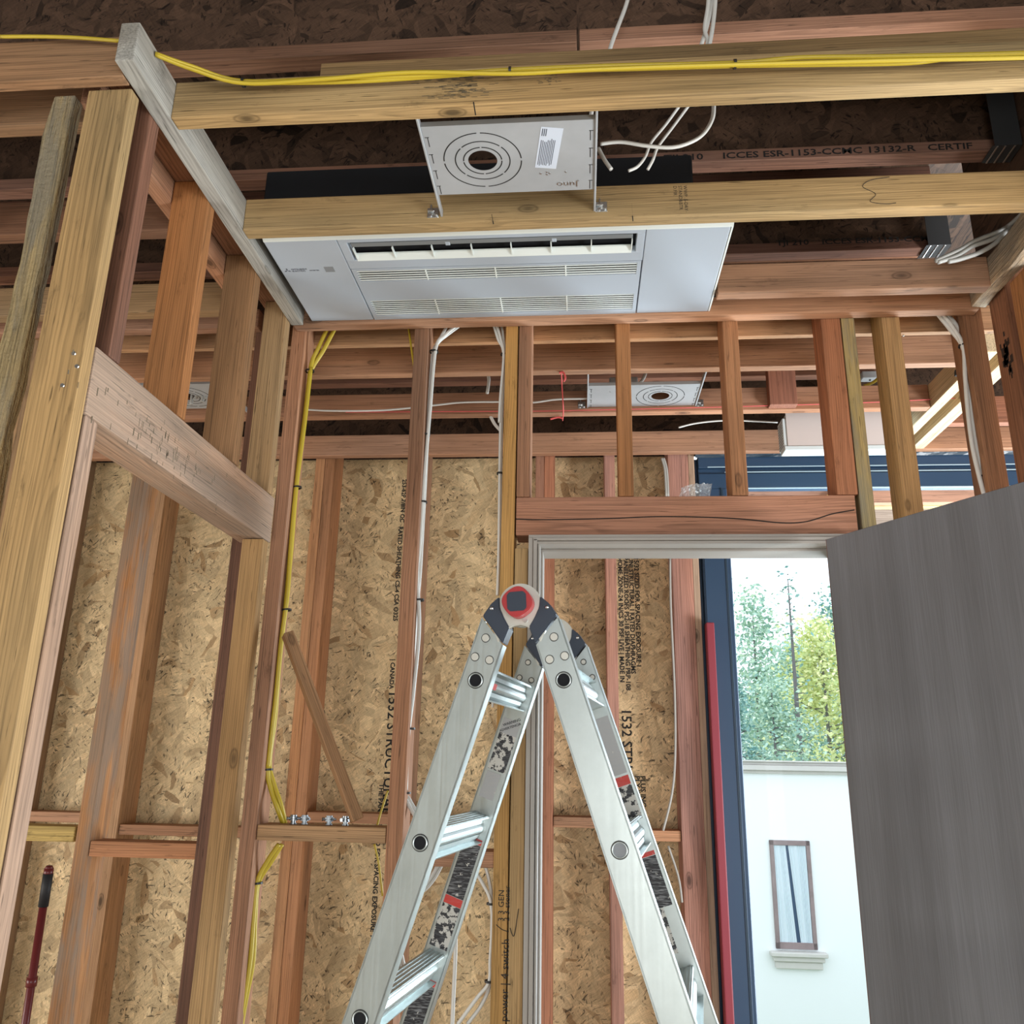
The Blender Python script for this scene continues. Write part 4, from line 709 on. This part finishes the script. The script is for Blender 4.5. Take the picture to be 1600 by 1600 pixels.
# ================================================================== LADDER
PSI = R(7.8); LH = 1.885; ALPHA = R(17.9); WD = .44
lad = thing('step_ladder', 'folding aluminium A-frame ladder with red hinge knob standing before the doorway', 'ladder', (-.118, 1.58, 0), -PSI)
K = 1.58 / 1305 * 1.0
hp = []; 
for i in range(25):
    a = R(200 - i * 220 / 24); hp.append((.042 * math.cos(a), .042 * math.sin(a)))
hp += [(.058, -.03), (.041, -.072), (.03, -.052), (.014, -.041), (0, -.038), (-.014, -.041), (-.03, -.052), (-.041, -.072), (-.058, -.03)]
cl = [(-.04, .016), (-.056, .003), (-.072, -.0205), (-.0315, -.0735), (-.019, -.043), (-.029, -.026), (-.038, -.006)]
cr = [(-x, z) for x, z in cl][::-1]
def leg(s, y0, near):
    """one rail with its hollow rung ends; s = -1 left, +1 right"""
    AL = R(18.7) if s > 0 else R(18.1); dx, dz = s * math.sin(AL), -math.cos(AL); nx_, nz_ = s * math.cos(AL), math.sin(AL); ax, az = s * .037, 0.
    O = Vector((ax, 0, LH)); hw = .029; bot = (LH - .012) / math.cos(ALPHA)
    def pt(u, v): return (O.x + dx * u + nx_ * v, O.z + dz * u + nz_ * v)
    poly = [pt(.033, hw), pt(.071, -hw), pt(bot, -hw), pt(bot, hw)]
    bm = bmesh.new(); y1 = y0 + .03; web = (y0, y0 + .003) if near else (y1 - .003, y1)
    # web + two flanges = channel, open towards the rungs
    for (a, b2, c, d) in (((.033, .088, hw, -hw, ), 0, 0, 0),): pass
    w = prism(poly, *((y0, y0 + .0035) if near else (y1 - .0035, y1))); me = bpy.data.meshes.new('t'); w.to_mesh(me); w.free(); bm.from_mesh(me)
    for v0, v1, u0 in ((hw - .004, hw, .036), (-hw, -hw + .004, .07)):
        q = prism([pt(u0, v0), pt(u0, v1), pt(bot, v1), pt(bot, v0)], y0, y1, .0008); q.to_mesh(me); q.free(); bm.from_mesh(me)
    if not near:
        q = prism(poly, y0, y0 + .0035); q.to_mesh(me); q.free(); bm.from_mesh(me)
    bpy.data.meshes.remove(me)
    rail = link('rail', bm, M['alu'], lad); return rail, pt
legs = {}
for s in (-1, 1):
    for near in (True, False):
        y0 = 0. if near else WD - .03; rail, pt = leg(s, y0, near); legs[(s, near)] = (rail, pt); yf = y0 if near else y0
        bm = bmesh.new(); bm2 = bmesh.new()
        for u, v in ((.068, .008 * 1), (.105, -.013), (.108, .016)):
            x, z = pt(u, v if True else -v); cylm(bm, (x, yf - (.003 if near else .0018), z), (x, yf, z), .0068 if near else .0048, .0075 if near else .006, seg=18)
            cylm(bm2, (x, yf - .0006, z), (x, yf, z), .0086 if near else .0072, seg=18)
        link('rivet', bm, M['hinge'], rail, False); link('rivet_shade_disc', bm2, M['tie'], rail)  # dark discs paint the recess shade around each rivet
        for k in range(6):
            x, z = pt(.149 + k * .305, 0)
            if z < .1 or not near: continue
            bm = bmesh.new(); n = 28; y = yf
            A = [[bm.verts.new((x + r * math.cos(i * 2 * math.pi / n), y + yy, z + r * math.sin(i * 2 * math.pi / n))) for i in range(n)] for r, yy in ((.0142, 0), (.0138, -.0025), (.0122, -.003), (.0115, -.0012))]; link('socket_edge', cylm(bmesh.new(), (x, y - .0008, z), (x, y, z), .0156, seg=28), M['tie'], rail)
            for a, b2 in zip(A, A[1:]):
                for i in range(n): bm.faces.new((a[i], a[(i + 1) % n], b2[(i + 1) % n], b2[i]))
            link('rung_socket', bm, M['alu'], rail, True); link('socket_dark_disc', cylm(bmesh.new(), (x, y - .0012, z), (x, y, z), .0116, seg=28), M['void'] if not (s > 0 and k == 1) else M['grey'], rail)  # solid dark disc paints the shade of the open rung end
        x, z = pt((LH - .02) / math.cos(ALPHA), 0); link('rubber_foot', box(x - .035, x + .035, y0 - .004, y0 + .034, 0, .03, .004, 2), M['rubber'], rail)
for near in (True, False):
    y0 = 0. if near else WD - .03
    hg = thing('hinge', None, None); hg.parent = lad; hg.location = (0, 0, 0)
    pass
    q = prism([(x, LH + z) for x, z in hp], y0 + .001 - .003, y0 + .011, .0015); link('hinge_plate', q, M['hinge'], hg)
    q = prism([(x, LH + z) for x, z in [(.04 * math.cos(R(i * 15)), .04 * math.sin(R(i * 15))) for i in range(24)]], y0 + .012, y0 + .03, .0015); link('hinge_plate', q, M['hinge'], hg)
    for c in (cl, cr):
        cv_ = link('hinge_cover', prism([(x, LH + z) for x, z in c], y0 - .006, y0 + .036, .0018), M['dkblue'], hg)
        bm = bmesh.new(); cx_ = sum(p[0] for p in c[:3]) / 3 * .96 if c is cl else sum(p[0] for p in c[-3:]) / 3 * .96
        cylm(bm, (cx_, y0 - .008, LH - .006), (cx_, y0 - .006, LH - .006), .003, .004, seg=14); link('rivet', bm, M['chrome'], cv_, True)
    if near:
        for (z0_, z1_) in ((0, 0),): pass
        kn = []
        for i in range(48):
            a = i * 2 * math.pi / 48; r = .0285 + .0012 * math.cos(4 * a + .6); kn.append((r * math.cos(a), LH + .002 + r * math.sin(a)))
        link('release_knob', prism(kn, y0 - .03, y0 - .002, .002), M['red'], hg)
        cr_ = []
        for i in range(64):
            a = i * 2 * math.pi / 64; sq = .0185 / max(abs(math.cos(a)), abs(math.sin(a))); r = min(sq, .0262) * (1 - .16 * math.exp(-((abs(((a + R(45)) % R(90)) - R(45)) * 0 + abs(((a) % R(90)) - R(45))) / .09) ** 2))
            cr_.append((r * math.cos(a + .06), LH + .002 + r * math.sin(a + .06)))
        link('knob_inset', prism(cr_, y0 - .032, y0 - .0295, .001), M['dkblue'], hg)
        link('lock_pin', cylm(bmesh.new(), (.012, y0 - .006, LH - .03), (.012, y0 - .002, LH - .03), .0045), M['chrome'], hg)
for s in (-1, 1):
    pt = legs[(s, True)][1]
    for k in range(6):
        u0 = .149 + k * .305
        if pt(u0, 0)[1] < .12: continue
        bm = bmesh.new(); me = bpy.data.meshes.new('t')
        def add(poly, bev=0.):
            q = prism([pt(u0 + u, v) for u, v in poly], .0035, WD - .03, bev); q.to_mesh(me); q.free(); bm.from_mesh(me)
        add([(-.030, -.02), (-.027, -.021), (-.027, .021), (-.030, .02)]); add([(.027, -.021), (.030, -.02), (.030, .02), (.027, .021)])
        for i in range(5): add([(-.0315, -.018 + i * .008), (-.030, -.018 + i * .008), (-.030, -.0155 + i * .008), (-.0315, -.0155 + i * .008)])
        add([(-.027, .006), (-.02, .010), (-.012, .011), (-.012, -.011), (-.02, -.010), (-.027, -.006)]); add([(.027, -.006), (.02, -.010), (.012, -.011), (.012, .011), (.02, .010), (.027, .006)])
        add([(.0135 * math.cos(R(i * 20)), .0165 * math.sin(R(i * 20))) for i in range(18)])
        bpy.data.meshes.remove(me); rg = link('rung', bm, M['alu'], lad)
        if k == 0 and s < 0:
            c = pt(u0, -.0168 * 1.0); a_, b2 = pt(u0 - .006, -.0172), pt(u0 + .006, -.0172)
            q = prism([(a_[0], a_[1]), (b2[0], b2[1]), (b2[0] + .0006, b2[1]), (a_[0] + .0006, a_[1])], .05, .10); link('rung_sticker', q, M['stkred'], rg)
# stickers on the inner faces of the far rails
def stick(s, u0, u1, mat, v0=-.021, v1=.021, txt=None):
    rail, pt = legs[(s, False)]; y = WD - .03
    o = link('sticker', prism([pt(u0, v0), pt(u0, v1), pt(u1, v1), pt(u1, v0)], y - .0006, y), M[mat], rail)
    for (t_, du, sz) in (txt or ()):
        x, z = pt(u0 + du, 0); rot = (Matrix.Rotation(s * ALPHA * -1 * -1, 4, 'Y') @ Matrix.Rotation(R(90), 4, 'X')).to_euler()
        c_ = text('sticker_text', t_, sz, (0, 0, 0), rot, M['ink'], None, align='CENTER'); c_.location = (x, y - .001, z); c_.parent = o
stick(-1, .205, .24, 'stkgrey', txt=(("WARNING", .006, .009), ("ADVERTENCIA", .018, .008))); stick(-1, .24, .325, 'stkworn'); stick(-1, .33, .39, 'stkgrey', -.014, .02)
stick(-1, .478, .49, 'stkred'); stick(-1, .491, .61, 'stk'); stick(-1, .611, .628, 'stkred'); stick(-1, .629, .72, 'stkworn')
stick(-1, .785, .797, 'stkred'); stick(-1, .798, .92, 'stk'); stick(1, .20, .33, 'stkgrey'); stick(1, .335, .355, 'stkred'); stick(1, .356, .43, 'stkworn')
stick(1, .498, .507, 'stkred'); stick(1, .508, .61, 'stk'); stick(1, .611, .70, 'stkworn', -.02, .0)

# ================================================================== OUTSIDE
g = tag(link('ground', box(-20, 40, 6, 80, -3.05, -3), M['grass']), 'lawn beyond the window far below', 'lawn'); g['kind'] = 'structure'
hs = thing('neighbour_house', 'white stucco house outside with stone cornice and one narrow window', 'house', (4, 14, -3), R(.6))
link('wall', prism([(-4, 0), (4.5, 0), (4.5, 4.49), (-4, 4.49)], 0, 4.4), M['stucco'], hs)
bm = bmesh.new()
for z0, z1, o_ in ((4.47, 4.52, .05), (4.52, 4.60, .12), (4.60, 4.645, .09), (4.645, 4.67, .15)): bxm(bm, -4 - o_, 4.5 + o_, -o_, 4.4 + o_, z0, z1, .008)
link('cornice', bm, M['stone'], hs)
bm = bmesh.new(); wx0, wx1, wz0, wz1 = -1.16, -.56, 2.0, 3.50
for a, b_, c, d in ((wx0, wx1, wz1 - .07, wz1), (wx0, wx1, wz0, wz0 + .09), (wx0, wx0 + .06, wz0, wz1), (wx1 - .06, wx1, wz0, wz1)): bxm(bm, a, b_, -.04, .06, c, d, .004)
wf = link('window', bm, M['brownw'], hs); link('pane', box(wx0 + .05, wx1 - .05, -.0, .004, wz0 + .08, wz1 - .06), M['glass'], wf)
link('dark_room_sheet', box(wx0 + .03, wx1 - .03, -.016, -.012, wz0 + .05, wz1 - .04), M['frame'], wf)  # dark sheet stands in for the unlit room behind the curtains
for xa, xb, sh in ((wx0 + .06, wx0 + .235, .08), (wx0 + .275, wx1 - .065, 0)):
    bm = bmesh.new(); n = 60; G = []
    for i in range(n + 1):
        t_ = i / n; G.append([bm.verts.new((xa + (xb - xa) * t_ + sh * (1 - j) * t_ * .9 + (.09 * (1 - j) * (1 - t_) if sh == 0 else 0), -.022 - .006 * math.sin(t_ * 38 + 3 * math.sin(t_ * 9)), wz0 + .08 + j * (wz1 - wz0 - .15))) for j in (0, 1)])
    for a, b_ in zip(G, G[1:]): bm.faces.new((a[0], b_[0], b_[1], a[1]))
    link('curtain', bm, M['curtain'], wf, True)
bm = bmesh.new(); bxm(bm, wx0 - .1, wx1 + .12, -.14, .05, wz0 - .09, wz0 - .03, .01); bxm(bm, wx0 - .06, wx1 + .08, -.1, .03, wz0 - .16, wz0 - .09, .01); bxm(bm, wx0 - .03, wx1 + .05, -.07, .03, wz0 - .26, wz0 - .16, .01); link('window_sill', bm, M['stone'], hs)
# patio cover framing seen past the window head
pc = thing('patio_cover', 'outdoor patio roof framing glimpsed under the black window head', 'patio cover', (1.5, 4.3, 2.92))
link('rim_beam', box(-.85, 1.6, 0, .05, 0, .2, .003), WOOD, pc, color=(.6, .33, .24)); link('rim_beam', box(-.85, 1.6, .05, .1, -.006, .2, .003), WOOD, pc, color=(.75, .6, .3))
link('rear_beam', box(-.3, 1.6, .35, .4, -.06, .1, .003), WOOD, pc, color=(.4, .3, .25)); link('brace', prism([(-.28, .0), (-.2, .0), (.06, .15), (0, .17)], -.03, 0), WOOD, pc, color=(.7, .5, .15))
# trees
def tree(label, x, y, z0, h, rad, mat, n, lean=0., leaf=.2, seed=1, shape='oval', base=.3):
    rr = random.Random(seed); t = thing('tree', label, 'tree', (x, y, z0), 0, 'trees behind the white house')
    bm = bmesh.new(); top = Vector((lean, 0, h)); cylm(bm, (0, 0, 0), top * .97, h * .012 + .03, .012, seg=8)
    ends = []
    for i in range(34):
        f = base + (1 - base) * i / 34; a = rr.uniform(0, 6.28); L = rad * (1.05 - f if shape == 'cone' else math.sin(min(1, (f - base) / (1 - base) + .12) * math.pi) * .9 + .15) * rr.uniform(.7, 1.1)
        p = top * f; q = p + Vector((math.cos(a) * L, math.sin(a) * L, L * rr.uniform(-.1, .55))); cylm(bm, p, q, .022, .005, seg=5, caps=False); ends.append((p, q))
    link('trunk', bm, M['trunk'], t)
    bm = bmesh.new()
    for i in range(n):
        p, q = ends[rr.randrange(len(ends))]; c = p.lerp(q, rr.uniform(.25, 1.08)); sp_ = rad * .2
        c = c + Vector((rr.gauss(0, sp_), rr.gauss(0, sp_), rr.gauss(0, sp_))); s = leaf * rr.uniform(.5, 1.2)
        a = Vector((rr.gauss(0, 1), rr.gauss(0, 1), rr.gauss(0, .6))).normalized(); b_ = a.orthogonal().normalized(); b_ = (b_ * math.cos(k_ := rr.uniform(0, 6.28)) + a.cross(b_) * math.sin(k_))
        bm.faces.new([bm.verts.new(c + v) for v in (-a * s * .5, b_ * s * .28, a * s * .5, -b_ * s * .28)])
    link('foliage', bm, mat, t); return t
tree('dark green narrow tree at left edge of the gap', 3.6, 20.3, -3, 6.5, .6, M['leafd'], 2600, 0, .12, 21)
tree('low pale shrub-like tree just above the cornice', 4.9, 22.6, -3, 6.6, 1.25, M['leafb'], 6000, 0, .13, 14)
tree('thin bare-topped young tree in the middle of the gap', 5.95, 24.5, -3, 10.1, .7, M['leafd'], 200, .05, .17, 5, 'cone', .5)
tree('yellow-green tree right of the gap near the door edge', 7.75, 28, -3, 8.9, 1.9, M['leafy'], 9000, 0, .18, 8)
tree('tall blue-green tree left in the gap beside the window frame', 6.55, 33, -3, 10.9, 2.0, M['leafb'], 3600, .1, .22, 3, 'cone', .25)
tree('pale green middle tree filling the gap above the cornice', 9.2, 37.5, -3, 9.6, 2.2, M['leafb'], 8000, 0, .22, 25)
tree('dark fine-leaved conifer behind the yellow-green tree', 12.4, 42.5, -3, 12.6, 2.2, M['leafd'], 2600, 0, .24, 11, 'cone', .35)
tree('low rounded tree above the cornice at right', 11.4, 48, -3, 9.6, 2.7, M['leafd'], 7000, 0, .28, 17)
